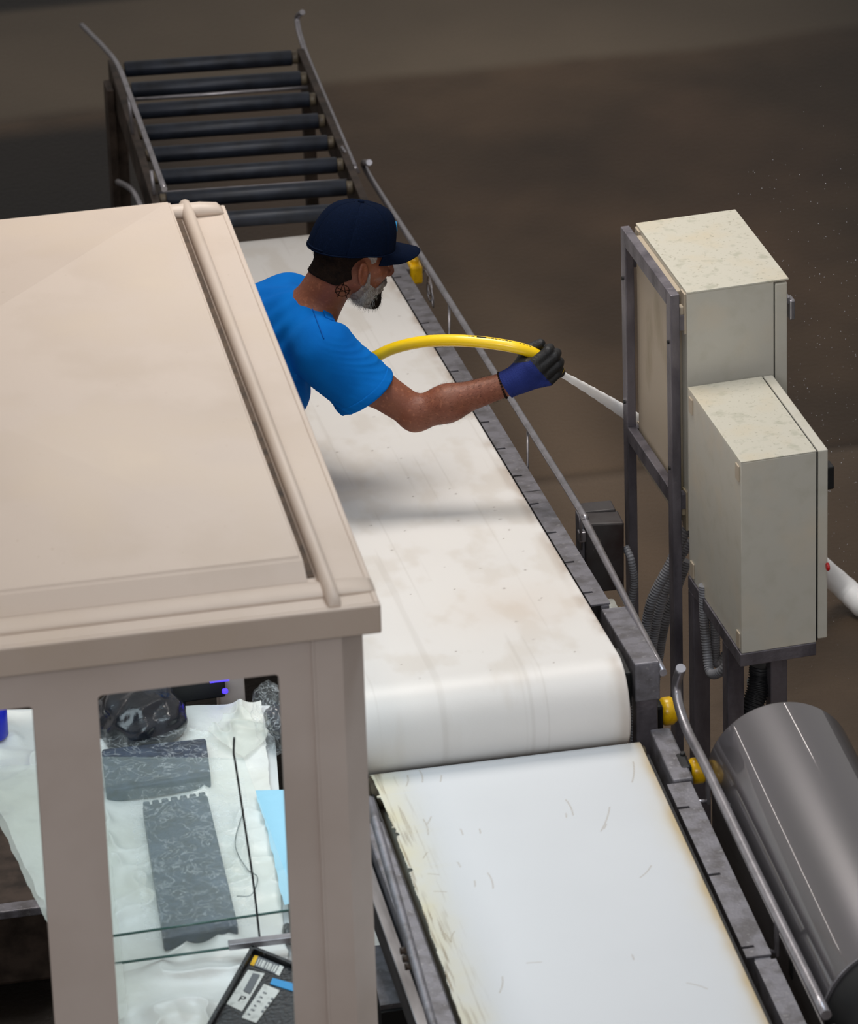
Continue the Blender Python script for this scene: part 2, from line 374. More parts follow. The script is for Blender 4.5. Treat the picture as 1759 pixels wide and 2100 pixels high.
far = thing('belt_conveyor', 'long white inclined belt conveyor beside the man, grey steel frame along its right edge', 'conveyor', (-.22, .1, 0))
FS = .1275                                   # drop of the far conveyor per metre going away
zf_ = lambda y: .886-FS*(y-.03)              # belt height at y, at its right edge
YN, YF = -1.345, 1.95
loop_belt('belt', far, -.585, .032, YN, YF, zf_(YN), zf_(YF), .105, paint_far, nx=150, ny=700)
zfr = lambda y: zf_(y)-.004
ny_ = [1.52-.205*i for i in range(14)]
for (ya, yb) in ((-1.02, -.24), (-.236, 1.9)):
    b = B(); notched_plate(b, .038, .084, ya, zfr(ya), yb, zfr(yb), .004, ny_)
    b.build('frame_plate', 'galv', far)
b = B(); beam(b, .062, .082, -1.02, zfr(-1.02)-.005, 1.9, zfr(1.9)-.005, .10); b.build('side_frame', 'galv', far)
b = B(); beam(b, .034, .04, -1.02, zfr(-1.02)-.02, 1.9, zfr(1.9)-.02, .05, 0); b.build('belt_guide', 'black', far)
b = B(); beam(b, -.635, -.60, -1.3, zfr(-1.3)-.01, 1.9, zfr(1.9)-.01, .10); b.build('side_frame', 'galv', far)
b = B(); beam(b, .060, .118, -1.385, zf_(-1.385)-.012, -1.03, zf_(-1.03)-.012, .10, .004); b.build('head_bracket', 'galv', far)
b = B(); b.box((.064, -1.375, .45), (.114, -1.33, zf_(-1.36)-.1), .003); b.build('leg', 'stand', far)
b = B(); b.box((.02, -1.36, .93), (.058, -1.24, 1.02), .004); b.build('end_block', 'black', far)
for x, y in ((-.615, -.75), (-.615, 1.7), (.072, 1.7), (.072, -1.33)):
    b = B(); b.box((x-.02, y-.02, 0.01), (x+.02, y+.02, (zf_(y)-.1) if not (x > 0 and y < 0) else .46), .003)
    b.box((x-.04, y-.04, 0), (x+.04, y+.04, .012), .002); b.build('leg', 'stand', far)
b = B(); b.cyl((-.58, YN+.013, zf_(YN)-.106), (.03, YN+.013, zf_(YN)-.106), .097, 40); b.build('head_drum', 'steel', far)
b = B(); b.cyl((-.58, YF-.013, zf_(YF)-.106), (.03, YF-.013, zf_(YF)-.106), .097, 40); b.build('tail_drum', 'steel', far)
# guide rail of the far conveyor
rx = .125
rpts = [P(757, 333, X=rx-.02), P(752, 352, X=rx), P(870, 535, X=rx), P(1000, 743, X=rx), P(1185, 1038, X=rx), P(1205, 1078, X=rx), P(1360, 1380, X=rx)]
b = B(); b.tube(smooth_path(rpts, 8), .0088, 12); rail = b.build('guide_rail', 'rail', far)
for px, py0, py1 in ((921, 618, 690), (1082, 880, 968), (1381, 1, 1)):
    if px == 1381: continue
    a = P(px, py0, X=rx); c = P(px, py1, X=rx-.012)
    b = B(); b.tube([a, c, c+Vector((-.02, 0, -.02)), Vector((.08, c.y+.01, zfr(c.y)-.03))], .0035, 8); b.build('rail_post', 'rail', far)
b = B(); q = P(1190, 1100, X=.14); b.tube([P(1190, 1060, X=rx), P(1192, 1140, X=.15)], .004, 8)
b.box((q.x-.006, q.y-.01, q.z-.012), (q.x+.012, q.y+.01, q.z+.015), .002)
b.tube([P(1192, 1140, X=.15), (.085, -.70, zfr(-.7)-.03)], .004, 8); b.build('rail_post', 'rail', far)
q = P(1268, 1250, X=rx)
b = B(); b.box((.125, q.y-.012, q.z-.16), (.131, q.y+.012, q.z+.0), .001); b.tube([(.128, q.y, q.z-.15), (.085, q.y, q.z-.16)], .005, 8); b.build('rail_post', 'rail', far)
# grease-smeared bearing block and yellow cap, pull-cord switch
q = P(1252, 1262, X=.115)
b = B(); b.box((.09, q.y-.05, q.z-.03), (.135, q.y+.05, q.z+.02), .008); blk = b.build('bearing_block', 'label', far, label='white bearing block with yellow grease')
b = B(); b.cyl((.135, q.y, q.z), (.142, q.y, q.z), .018, 16, .002); b.build('grease_cap', 'yellow', blk)
def yellow_cap(parent, px, py, X0, r, L):
    q = P(px, py, X=X0+L/2)
    b = B(); b.box((X0-.028, q.y-r*1.15, q.z-r*1.1), (X0-.002, q.y+r*1.15, q.z+r*1.1), .008); b.cyl((X0-.012, q.y+r*.7, q.z+r*1.0), (X0-.012, q.y+r*.7, q.z+r*1.3), .006, 8)
    f = b.build('bearing_flange', 'black', parent)
    b = B(); b.cyl((X0-.004, q.y, q.z), (X0+L, q.y, q.z), r, 28, .010); b.build('bearing_cap', 'yellow', f)
yellow_cap(far, 1370, 1458, .146, .033, .034)
sw = thing('pull_cord_switch', 'small yellow switch with coiled wire behind the cap peak, on the far conveyor frame', 'switch', P(850, 555, X=.12))
q = P(852, 556, X=.12)
b = B(); b.box((.10, q.y-.03, q.z-.028), (.135, q.y+.03, q.z+.028), .007); b.cyl((.118, q.y, q.z+.02), (.118, q.y, q.z+.04), .012, 12, .003); b.build('switch_body', 'yellow', sw)
b = B(); b.box((.084, q.y-.02, q.z-.05), (.102, q.y+.02, q.z+.02), .003); b.build('mounting_plate', 'galv', sw)
pth = []
for k in range(120):
    a = k/120*2*pi*3; pth.append((.15+.006*sin(a*.33), q.y+.03+.034*cos(a)-.0012*k, q.z-.045+.03*sin(a)+.0001*k))
b = B(); b.tube([(.13, q.y, q.z)]+pth, .0018, 6); b.build('coiled_wire', 'rail', sw)

# drive guard beside the far conveyor
dg = thing('drive_guard', 'dark dirty box-shaped drive guard behind the rail, left of the cabinet stand', 'machine guard', (.2, -.45, 0))
q0 = P(1200, 1062, X=.185); 
b = B(); gy = -.42
c0 = P(1200, 1075, Y=gy); c1 = P(1280, 1072, Y=gy); c2 = P(1280, 1210, Y=gy); c3 = P(1202, 1218, Y=gy)
b.hexa([c3, c2, c2+Vector((0, .07, 0)), c3+Vector((0, .07, 0)), c0, c1, c1+Vector((0, .07, 0)), c0+Vector((0, .07, 0))], .005)
gbody = b.build('guard_body', 'guard', dg)
b = B(); e0 = P(1198, 1050, Y=gy+.06); e1 = P(1262, 1044, Y=gy+.06); e2 = P(1266, 1073, Y=gy+.06); e3 = P(1203, 1078, Y=gy+.06)
b.hexa([e3, e2, e2+Vector((0, .02, 0)), e3+Vector((0, .02, 0)), e0, e1, e1+Vector((0, .05, 0)), e0+Vector((0, .05, 0))], .003); b.build('hinged_lid', 'guard', dg)
b = B(); b.box((c3.x, gy+.02, 0), (c3.x+.04, gy+.06, c3.z), .003); b.box((c3.x-.03, gy-.02, 0), (c3.x+.07, gy+.1, .01), .002); b.build('post', 'stand', dg)
b = B(); b.box((c0.x-.012, gy+.01, c3.z+.02), (c0.x, gy+.06, c0.z+.01), .002); b.build('bracket', 'galv', dg)

# near conveyor
near = thing('belt_conveyor', 'white belt conveyor in the foreground with yellowed, frayed belt edges', 'conveyor', (-.25, -2.2, 0))
loop_belt('belt', near, -.553, .05, -1.445, -3.3 if False else -1.445, .9, .9, .04, paint_near) if False else None
# (built from its near end off-frame up to the head by the far conveyor)
loop_belt('belt', near, -.562, .052, -3.15, -1.478, .9, .9, .042, paint_near, ragged=.012, nx=260, ny=760)
nn = [-1.86+.0-.295*i for i in range(6)]
b = B(); notched_plate(b, .068, .122, -2.405, .9, -1.665, .9, .004, [P(1395, 1657, Z=.9).y, P(1465, 1793, Z=.9).y, P(1533, 1942, Z=.9).y], depth=.026); b.build('frame_plate', 'galv', near)
b = B(); notched_plate(b, .082, .128, -3.15, .897, -2.42, .897, .004, [-2.8]); b.build('frame_plate', 'galv', near)
b = B(); beam(b, .085, .120, -3.15, .894, -1.66, .894, .12); b.build('side_frame', 'galv', near)
b = B(); b.box((.083, -1.66, .80), (.130, -1.425, .906), .005); b.build('head_bracket', 'galv', near)
b = B(); b.box((.054, -3.15, .83), (.064, -1.5, .885)); b.build('belt_guide', 'black', near)
b = B(); b.box((-.615, -3.15, .8), (-.572, -1.66, .893), .004); b.build('side_frame', 'galv', near)
b = B(); b.box((-.570, -3.15, .80), (-.565, -1.5, .875)); b.build('belt_guide', 'black', near)
b = B(); b.cyl((-.57, -1.48, .857), (.06, -1.48, .857), .036, 28); b.build('head_drum', 'bearing', near)
b = B(); b.cyl((-.57, -3.15, .857), (.06, -3.15, .857), .036, 28); b.build('tail_drum', 'steel', near)
for x, y in ((.1, -3.05), (-.59, -3.05), (.1, -1.9), (-.59, -1.9)):
    b = B(); b.box((x-.02, y-.02, .01), (x+.02, y+.02, .8), .003); b.box((x-.04, y-.04, 0), (x+.04, y+.04, .012), .002); b.build('leg', 'stand', near)
nr = .155
b = B(); b.tube(smooth_path([P(1396, 1370, X=nr+.005), P(1387, 1405, X=nr+.002), P(1392, 1447, X=nr), P(1412, 1505, X=nr), P(1452, 1583, X=nr), P(1570, 1830, X=nr), P(1694, 2082, X=nr)], 8), .0115, 14); b.build('guide_rail', 'rail', near)
b = B(); y0 = P(1700, 2088, X=nr).y; z0 = P(1694, 2082, X=nr).z; b.tube([(nr, y0-.03, z0), (nr, -3.1, z0)], .0115, 14); b.build('guide_rail', 'rail', near)
for px, py, pb in ((1449, 1575, 1655), (1590, 1885, 1965)):
    a = P(px+3, py, X=nr); 
    b = B(); b.box((nr-.005, a.y-.008, a.z-.09), (nr+.003, a.y+.008, a.z), .0015); b.tube([(nr, a.y, a.z-.085), (.118, a.y+.01, .86)], .005, 8); b.build('rail_post', 'rail', near)
# outer guard plate under the rail, beside the drum
b = B(); b.box((.166, -3.1, .70), (.171, -1.68, .875), .001)
for py in (1975,): pass
gp = b.build('guard_plate', 'steel', near)
b = B(); q = P(1621, 1985, X=.165); b.box((.1635, q.y-.012, q.z-.022), (.166, q.y+.012, q.z+.022), .001); b.build('slot', 'black', gp)
# left rail
lr = -.655
b = B(); b.tube([P(757, 1640, X=lr), P(772, 1692, X=lr), P(887, 2100, X=lr), P(887, 2100, X=lr)+Vector((0, -.5, 0))], .0105, 12); b.build('guide_rail', 'galv', near)
b = B(); b.box((-.648, -3.1, .80), (-.62, -1.62, .868), .003); b.build('rail_support', 'steel', near)
for k in range(3):
    q = P(826+5*k, 1950+16*k, X=lr-.01); b = B(); b.cyl(q-Vector((.006, 0, 0)), q+Vector((.01, 0, 0)), .008, 8); b.build('bolt', 'darkframe', near)
yellow_cap(near, 1431, 1580, .152-.012, .030, .036)

# ------------------------------------------------------------------ roller conveyor
rc = thing('roller_conveyor', 'dark roller conveyor with bent guide rails, beyond the white belt', 'conveyor', (-.23, 2.6, 0))
L0, R0, L6, R6 = P(246, 143, Z=.68), P(608, 118, Z=.68), P(331, 411, Z=.68), P(720, 384, Z=.68)
rme = None
for i in range(8):
    t = i/6; a = L0.lerp(L6, t); c = R0.lerp(R6, t)
    d = (c-a).normalized()
    b = B(); b.cyl(a+d*.014, c-d*.014, .0235, 20, .003); ro = b.build('roller', 'roller', rc)
    b = B(); b.cyl(a-d*.004, a+d*.014, .019, 16, .002); b.build('bearing', 'bearing', ro)
    b = B(); b.cyl(c-d*.014, c+d*.004, .019, 16, .002); b.build('bearing', 'bearing', ro)
Ld = (L6-L0).normalized(); Rd = (R6-R0).normalized()
def rail_plate(A, Bp, off, h, w, zt):
    b = B(); A = A+off; Bp = Bp+off; wv = Vector((w, 0, 0)); hz = Vector((0, 0, -h)); A = Vector((A.x, A.y, zt)); Bp = Vector((Bp.x, Bp.y, zt))
    b.hexa([Bp+hz, Bp+wv+hz, A+wv+hz, A+hz, Bp, Bp+wv, A+wv, A], .002); return b
rail_plate(L0-Ld*.05, L6+Ld*.22, Vector((-.03, 0, 0)), .10, .022, .695).build('side_frame', 'darkframe', rc)
rail_plate(R0-Rd*.03, R6+Rd*.16, Vector((.006, 0, 0)), .10, .022, .695).build('side_frame', 'darkframe', rc)
for t in (.19, .9):
    a = L0.lerp(L6, t); c = R0.lerp(R6, t); dz = Vector((0, .0, -.012))
    b = B(); b.tube([a+dz+Vector((0, -.02, 0)), c+dz+Vector((0, -.02, 0))], .006, 8); b.build('cross_bar', 'rail', rc)
b = B(); b.tube(smooth_path([P(168, 52, X=-.52), P(186, 70, X=-.52), P(215, 100, X=-.52), P(242, 135, X=-.52), P(270, 205, X=-.52), P(337, 388, X=-.52)], 8), .0085, 10); b.build('guide_rail', 'rail', rc)
b = B(); b.tube(smooth_path([P(620, 25, X=.09), P(609, 40, X=.08), P(622, 95, X=.08), P(650, 165, X=.08), P(730, 350, X=.08)], 8), .0085, 10); b.build('guide_rail', 'rail', rc)
b = B(); b.tube(smooth_path([P(242, 373, X=-.56), P(262, 383, X=-.56), P(278, 400, X=-.56), P(300, 450, X=-.56)], 8), .009, 10); b.build('guide_rail', 'rail', rc)
b = B(); b.tube([P(737, 355, X=.09), P(700, 300, X=.05)], .004, 6); b.build('rail_post', 'rail', rc)
for px, py in ((262, 180), (310, 350)):
    q = P(px, py, X=-.52); b = B(); b.tube([q, (-.512, q.y, .66)], .005, 8); b.build('rail_post', 'rail', rc)
for px, py in ((655, 178), (700, 280)):
    q = P(px, py, X=.08); b = B(); b.tube([q, (.05, q.y, .66)], .005, 8); b.build('rail_post', 'rail', rc)
for q in (L0, L6+Ld*.05, R0, R6):
    ox = -.03 if q.x < -.3 else .006
    b = B(); b.box((q.x+ox, q.y-.05, .01), (q.x+ox+.035, q.y-.01, .6), .003); b.box((q.x+ox-.02, q.y-.07, 0), (q.x+ox+.055, q.y+.01, .012), .002); b.build('leg', 'darkframe', rc)
b = B(); q = P(222, 165, Z=.68); b.box((q.x-.012, q.y-.05, .2), (q.x+.01, q.y+.03, .67), .003); b.build('leg_plate', 'darkframe', rc)

# ------------------------------------------------------------------ electrical cabinets
def frame_at(pt, a): return Matrix.Translation(pt) @ Matrix.Rotation(a, 4, 'Z')
ya_ = radians(4.1)
C1 = P(1407.6, 600.6, Y=-.50); F1 = frame_at(Vector((C1.x, C1.y, 0)), ya_)
T = C1.z; w1, d1 = .249, .411; bz = T-.635
cab1 = thing('control_cabinet', 'tall cream steel control cabinet on the upper stand, speckled dirty top', 'cabinet', (C1.x, C1.y, 0), 0)
b = B(); b.box((.0, 0, bz), (w1*.865, d1, T-.004), .002, F1); b.build('body', 'cab', cab1)
b = B(); b.box((-.0, -.001, T-.004), (w1+.003, d1+.002, T+.001), .001, F1); b.build('top_plate', 'cab_dirty', cab1)
b = B(); b.box((w1*.865, .004, bz+.004), (w1*.878, d1-.004, T-.012), 0, F1); b.build('door_gasket', 'gap', cab1)
b = B(); b.box((w1*.878, 0, bz), (w1, d1, T-.010), .003, F1); dr = b.build('door', 'cab', cab1)
b = B(); b.box((w1-.001, .012, T-.075), (w1+.012, .034, T-.055), .003, F1); b.box((w1+.008, .006, T-.115), (w1+.022, .04, T-.062), .004, F1); b.build('door_handle', 'rail', dr)
# recessed back channel on the left side, with corner brackets
b = B(); b.box((-.012, .04, bz+.012), (0, d1-.04, T-.012), .002, F1); b.build('back_panel', 'cab_back', cab1)
for yy in (.004, d1-.036):
    for zz in (bz, T-.11):
        b = B(); b.box((-.005, yy, zz), (.0, yy+.032, zz+.105), .001, F1); b.box((-.014, yy+.006, zz+.04), (-.003, yy+.026, zz+.07), .003, F1); b.build('mounting_bracket', 'cab_back', cab1)
st = thing('cabinet_stand', 'grey square-tube stand carrying the tall cream cabinet', 'stand', (C1.x-.04, C1.y, 0), 0)
s0, s1 = -.04, -.018
Tt = T+.01
zt = P(1384, 603.5, Y=-.50).z
b = B(); b.box((s0, -.002, .012), (s1, .036, zt), .002, F1); b.build('post', 'stand', st)
b = B(); b.box((s0, d1-.04, .012), (s1, d1-.002, zt), .002, F1); b.build('post', 'stand', st)
b = B(); b.box((s0, .036, zt-.04), (s1, d1-.04, zt), .002, F1); b.build('crossbar', 'stand', st)
zb = P(1384, 1010, Y=-.50).z
b = B(); b.box((s0, .036, zb-.04), (s1, d1-.04, zb), .002, F1); b.build('crossbar', 'stand', st)
for yy in (.017, d1-.02):
    b = B(); b.box((s0-.03, yy-.05, 0), (s1+.03, yy+.05, .012), .002, F1); b.build('foot_plate', 'stand', st)
    for zz in (zt-.13, zb+.06):
        b = B(); q0 = F1 @ Vector((s0-.004, yy, zz)); q1 = F1 @ Vector((s0+.002, yy, zz)); b.cyl(q0, q1, .005, 8); b.build('bolt', 'gap', st)
    b = B(); b.box((s1, yy-.012, T-.10), (.0, yy+.012, T-.06), .001, F1); b.build('spacer', 'stand', st)
    b = B(); b.box((s1, yy-.012, bz+.06), (.0, yy+.012, bz+.10), .001, F1); b.build('spacer', 'stand', st)

C2 = P(1518.8, 948, Y=-.96); F2 = frame_at(Vector((C2.x, C2.y, 0)), ya_); T2 = C2.z
w2, d2 = .207, .411; b2 = P(1522, 1341, Y=-.96).z
cab2 = thing('control_cabinet', 'smaller cream steel cabinet standing lower, in front of the tall one, with black door knob', 'cabinet', (C2.x, C2.y, 0), 0)
b = B(); b.box((0, 0, b2), (w2*.885, d2, T2-.003), .002, F2); b.build('body', 'cab', cab2)
b = B(); b.box((0, 0, T2-.003), (w2*.885, d2, T2), .0008, F2); b.build('top_plate', 'cab_dirty', cab2)
b = B(); b.box((w2*.885, .003, b2+.003), (w2*.905, d2-.003, T2-.004), 0, F2); b.build('door_gasket', 'gap', cab2)
b = B(); b.box((w2*.905, -.001, b2+.008), (w2+.004, d2+.001, T2), .003, F2); dr = b.build('door', 'cab', cab2)
q = F2 @ Vector((w2+.004, .10, T2-.085))
b = B(); b.box((w2+.003, .006, T2-.11), (w2+.022, .042, T2-.05), .004, F2); b.build('door_knob', 'black', dr)
b = B(); q = P(1699, 1162, X=(F2 @ Vector((w2+.006, .06, 0))).x); b.cyl(q-Vector((.006, 0, 0)), q+Vector((.001, 0, 0)), .010, 14, .002); b.build('button', 'red', dr)
for yy in (.02, d2-.03):
    for zz in (b2+.03, T2-.035):
        b = B(); b.box((-.004, yy-.012, zz-.02), (.0, yy+.012, zz+.02), .001, F2); b.build('mounting_tab', 'cab_back', cab2)
s2 = thing('cabinet_stand', 'low grey steel stand under the smaller cream cabinet', 'stand', (C2.x, C2.y, 0), 0)
b = B(); b.box((-.004, -.002, b2-.034), (w2*.885, .028, b2), .002, F2); b.build('crossbar', 'stand', s2)
b = B(); b.box((-.004, .028, b2-.034), (.024, d2, b2), .002, F2); b.build('crossbar', 'stand', s2)
b = B(); b.box((w2*.885-.028, .028, b2-.034), (w2*.885, d2, b2), .002, F2); b.build('crossbar', 'stand', s2)
b = B(); b.box((.024, d2-.028, b2-.034), (w2*.885-.028, d2, b2), .002, F2); b.build('crossbar', 'stand', s2)
for xx, yy in ((-.004, .1), (.11, .12), (-.004, d2-.04)):
    b = B(); b.box((xx, yy, .012), (xx+.042, yy+.04, b2-.034), .003, F2); b.box((xx-.02, yy-.03, 0), (xx+.06, yy+.06, .012), .002, F2); b.build('leg', 'stand', s2)

# corrugated conduits
def conduit(name, pts, r, label, mt='conduit', pitch=.007, group=None):
    ctl = smooth_path(pts, 16); L = [0]
    for a, c in zip(ctl, ctl[1:]): L.append(L[-1]+(c-a).length)
    n = int(L[-1]/(pitch/4)); path = []; rs = []
    xs = np.linspace(0, L[-1], n); arr = np.array([list(v) for v in ctl])
    for k in range(n):
        path.append(Vector([float(np.interp(xs[k], L, arr[:, i])) for i in range(3)])); rs.append(r*(1+.09*math.cos(xs[k]/pitch*2*pi)))
    b = B(); b.tube(path, rs, 12); return b.build(name, mt, label=label, cat='conduit', group=group)
conduit('corrugated_conduit', [P(1408, 1085, Y=-0.34), P(1372, 1160, Y=-0.36), P(1335, 1235, Y=-0.36), P(1318, 1330, Y=-0.36), P(1308, 1400, Y=-0.41), P(1300, 1560, Y=-0.46)], .0125, 'grey corrugated conduit behind the stand post, leftmost of the three leaning strands')
conduit('corrugated_conduit', [P(1414, 1110, Y=-0.30), P(1385, 1160, Y=-0.30), P(1352, 1245, Y=-0.30), P(1334, 1340, Y=-0.30), P(1322, 1420, Y=-0.36), P(1312, 1560, Y=-0.41)], .0125, 'grey corrugated conduit behind the stand post, middle of the three leaning strands')
conduit('corrugated_conduit', [P(1408, 1150, Y=-0.26), P(1384, 1215, Y=-0.26), P(1362, 1280, Y=-0.26), P(1348, 1360, Y=-0.26), P(1338, 1440, Y=-0.31), P(1330, 1560, Y=-0.36)], .0125, 'grey corrugated conduit behind the stand post, rightmost of the three leaning strands')
conduit('corrugated_conduit', [P(1282, 1120, Y=-.40), P(1294, 1150, Y=-.42), P(1300, 1195, Y=-.42), P(1294, 1240, Y=-.42), P(1288, 1330, Y=-.42)], .009, 'short grey corrugated conduit hanging from the dark drive guard')
conduit('corrugated_conduit', [P(1442, 1200, Y=-0.66), P(1444, 1270, Y=-0.66), P(1450, 1340, Y=-0.68), P(1457, 1380, Y=-0.71), P(1480, 1375, Y=-0.76), P(1502, 1340, Y=-0.76), P(1530, 1310, Y=-0.76)], .0115, 'grey corrugated conduit looping under the smaller cabinet, outer loop')
conduit('corrugated_conduit', [P(1462, 1225, Y=-0.66), P(1466, 1290, Y=-0.66), P(1467, 1345, Y=-0.66), P(1474, 1362, Y=-0.68), P(1492, 1335, Y=-0.66), P(1506, 1300, Y=-0.66)], .0115, 'grey corrugated conduit looping under the smaller cabinet, inner loop')
o = conduit('corrugated_conduit', [P(1560, 1360, Y=-0.78), P(1558, 1385, Y=-0.78), P(1552, 1420, Y=-0.80), P(1536, 1470, Y=-0.82), P(1500, 1620, Y=-0.86)], .026, 'thick black corrugated cable hose below the smaller cabinet', 'conduit_black')
b = B(); q = P(1556, 1398, Y=-0.78); b.tube([q+Vector((-.0, 0, .003)), q+Vector((0, 0, -.003))], .0295, 16); b.build('cable_tie', 'label', o)

# ------------------------------------------------------------------ steel drum
dz, dx, r = .85, .347, .169
drum = thing('motor_drum', 'large polished steel cylinder lying beside the foreground rail', 'drum', (dx, -2.1, 0))
b = B(); ys = [-1.565, -1.567, -1.572, -1.574, -1.576, -2.602, -2.604, -2.606, -2.61]; b.tube([(dx, y, dz) for y in ys], [r-.006, r-.002, r, r, r, r, r, r, r-.003], 128); b.build('shell', 'drum', drum)
b = B(); b.tube([(dx, -2.61, dz), (dx, -2.63, dz), (dx, -2.75, dz)], [r-.006, r-.006, r-.02], 64); b.build('end_cap', 'black', drum)
b = B(); b.tube([(dx, -2.605, dz), (dx, -2.612, dz)], r+.001, 96); b.build('rim', 'rail', drum)
for y in (-1.8, -2.4):
    b = B(); b.box((dx-.12, y-.03, .012), (dx+.12, y+.03, dz-.13), .004); b.box((dx-.16, y-.05, 0), (dx+.16, y+.05, .012), .002); b.build('cradle', 'stand', drum)

# ------------------------------------------------------------------ booth
bx1, by0, by1, bx0, zr = -.744, -2.785, -.865, -2.35, 2.05
booth = thing('sorting_booth', 'beige plastic booth with ribbed flat roof and tall window openings', 'booth', (-1.5, -1.8, 0))
# roof ledge tray with fascia
b = B(); b.box((bx0, by0+.012, zr-.02), (bx1-.012, by1-.012, zr-.0005), .001); b.build('roof_ledge', 'beige', booth)
fh = zr-P(787, 1298.5, Y=by0).z
b = B(); b.box((bx0, by0, zr-fh), (bx1, by0+.0125, zr), .004); b.build('fascia', 'beige', booth)
b = B(); b.box((bx1-.0125, by0+.0125, zr-fh), (bx1, by1, zr), .003); b.build('fascia', 'beige', booth)
b = B(); b.box((bx0, by1-.0125, zr-fh), (bx1-.0125, by1, zr), .003); b.build('fascia', 'beige', booth)
# raised panel: shallow hipped plate
px1, py0, py1, px0 = -.868, -2.615, -.885, -2.3
hz = zr+.032
def roof_panel():
    bm = bmesh.new(); cx_, cy_ = (px0+px1)/2, (py0+py1)/2
    sb = .018
    ring0 = [(px1+.002, py0-.045, zr), (px1+.002, py1+.01, zr), (px0, py1+.01, zr), (px0, py0-.045, zr)]
    ring1 = [(px1, py0, hz), (px1, py1, hz), (px0, py1, hz), (px0, py0, hz)]
    v0 = [bm.verts.new(p) for p in ring0]; v1 = [bm.verts.new(p) for p in ring1]; ap = bm.verts.new((cx_, cy_-.0, hz+.065))
    for i in range(4):
        j = (i+1) % 4; bm.faces.new((v0[i], v0[j], v1[j], v1[i])); bm.faces.new((v1[i], v1[j], ap))
    bm.faces.new(v0[::-1])
    es = [e for e in bm.edges if abs(e.verts[0].co.z-hz) < 1e-5 and abs(e.verts[1].co.z-hz) < 1e-5]
    bmesh.ops.bevel(bm, geom=es, offset=.006, segments=3, affect='EDGES')
    bmesh.ops.recalc_face_normals(bm, faces=bm.faces)
    me = bpy.data.meshes.new('roof_panel'); bm.to_mesh(me); bm.free(); me.materials.append(M['beige']); return link('roof_panel', me, booth)
roof_panel()
def rib(a, c, w, h, name='roof_rib', taper=.05):
    """rounded batten"""
    a, c = Vector(a), Vector(c); d = (c-a).normalized(); s = Vector((-d.y, d.x, 0)); bm = bmesh.new(); rings = []
    L = (c-a).length
    for t, k in ((0, .12), (.012/L, .75), (taper/L, 1), (1-taper/L, 1), (1-.012/L, .75), (1, .12)):
        p = a+(c-a)*t
        rings.append([bm.verts.new(p+s*(w/2)*cos(q)*(.8+.2*k)+Vector((0, 0, h*k*sin(q)**.7 if sin(q) > 0 else 0))) for q in np.linspace(0, pi, 11)])
    for r0, r1 in zip(rings, rings[1:]):
        for i in range(10): f = bm.faces.new((r0[i], r0[i+1], r1[i+1], r1[i])); f.smooth = True
        bm.faces.new((r0[-1], r0[0], r1[0], r1[-1]))
    bm.faces.new(rings[0]); bm.faces.new(rings[-1][::-1]); bmesh.ops.recalc_face_normals(bm, faces=bm.faces)
    me = bpy.data.meshes.new(name); bm.to_mesh(me); bm.free(); me.materials.append(M['beige']); return link(name, me, booth)
rxx = -.832
b = B(); b.box((px1+.003, py0-.03, zr-.001), (rxx-.0175, py1-.01, zr+.003), .001); b.build('groove_shade_strip', 'groove_shade', booth)  # dark brown strip stands in for the shade in the groove
rib((rxx, by0+.012, zr-.001), (rxx, by1+.02, zr-.001), .029, .027)
rib((bx0, by0+.085, zr-.001), (bx1, by0+.085, zr-.001), .064, .010)
rib((bx0, by1-.028, zr-.001), (bx1-.008, by1-.028, zr-.001), .05, .024)
# front wall with windows, chamfered corner posts
wy = -2.745
def rounded(x0, z0, x1, z1, r, n=6):
    out = []
    for cx_, cz_, a0 in ((x1-r, z1-r, 0), (x0+r, z1-r, pi/2), (x0+r, z0+r, pi), (x1-r, z0+r, 1.5*pi)):
        for k in range(n+1): a = a0+pi/2*k/n; out.append((cx_+r*cos(a), cz_+r*sin(a)))
    return out
def wall_with_windows(x0, x1, z0, z1, wins, y, th, name):
    cu = bpy.data.curves.new(name, 'CURVE'); cu.dimensions = '2D'; cu.fill_mode = 'BOTH'; cu.extrude = th/2
    for pl in [[(x0, z0), (x1, z0), (x1, z1), (x0, z1)]]+[rounded(*w_) for w_ in wins]:
        sp = cu.splines.new('POLY'); sp.points.add(len(pl)-1); sp.use_cyclic_u = True
        for p_, c_ in zip(sp.points, pl): p_.co = (c_[0], c_[1], 0, 1)
    to = bpy.data.objects.new(name, cu); COL.objects.link(to); to.matrix_world = Matrix.Translation((0, y+th/2, 0)) @ Matrix.Rotation(pi/2, 4, 'X')
    dg_ = bpy.context.evaluated_depsgraph_get(); me = bpy.data.meshes.new_from_object(to.evaluated_get(dg_)); me.transform(to.matrix_world)
    bpy.data.objects.remove(to); me.materials.clear(); me.materials.append(M['beige_wall']); return link(name, me, booth)
zt_ = zr-fh+.012
zw = P(390, 1404, Y=wy).z; zw0 = P(30, 1453, Y=wy).z
xw = lambda px, py: P(px, py, Y=wy).x
wins = [(xw(221, 1750), .72, xw(589, 1740), zw, .010), (-2.0, .72, xw(86, 1720), zw0-.0, .010)]
wall_with_windows(bx0+.03, xw(641, 1330), .12, zt_, wins, wy, .014, 'wall_panel')
b = B(); xa, xb_, xc = xw(641, 1330), xw(700, 1320), xw(752, 1310)
b.prism([(xa, wy-.006, .0), (xb_, wy-.006, .0), (xc, wy+.05, .0), (xc, wy+.10, 0), (xc-.03, wy+.10, 0), (xc-.03, wy+.06, 0), (xa, wy+.02, 0)], (0, 0, zt_+.004)); b.build('corner_post', 'beige_wall', booth)
b = B(); b.box((xa-.004, wy-.008, .02), (xa+.003, wy+.001, zt_), .002); b.build('cover_strip', 'beige_wall', booth)
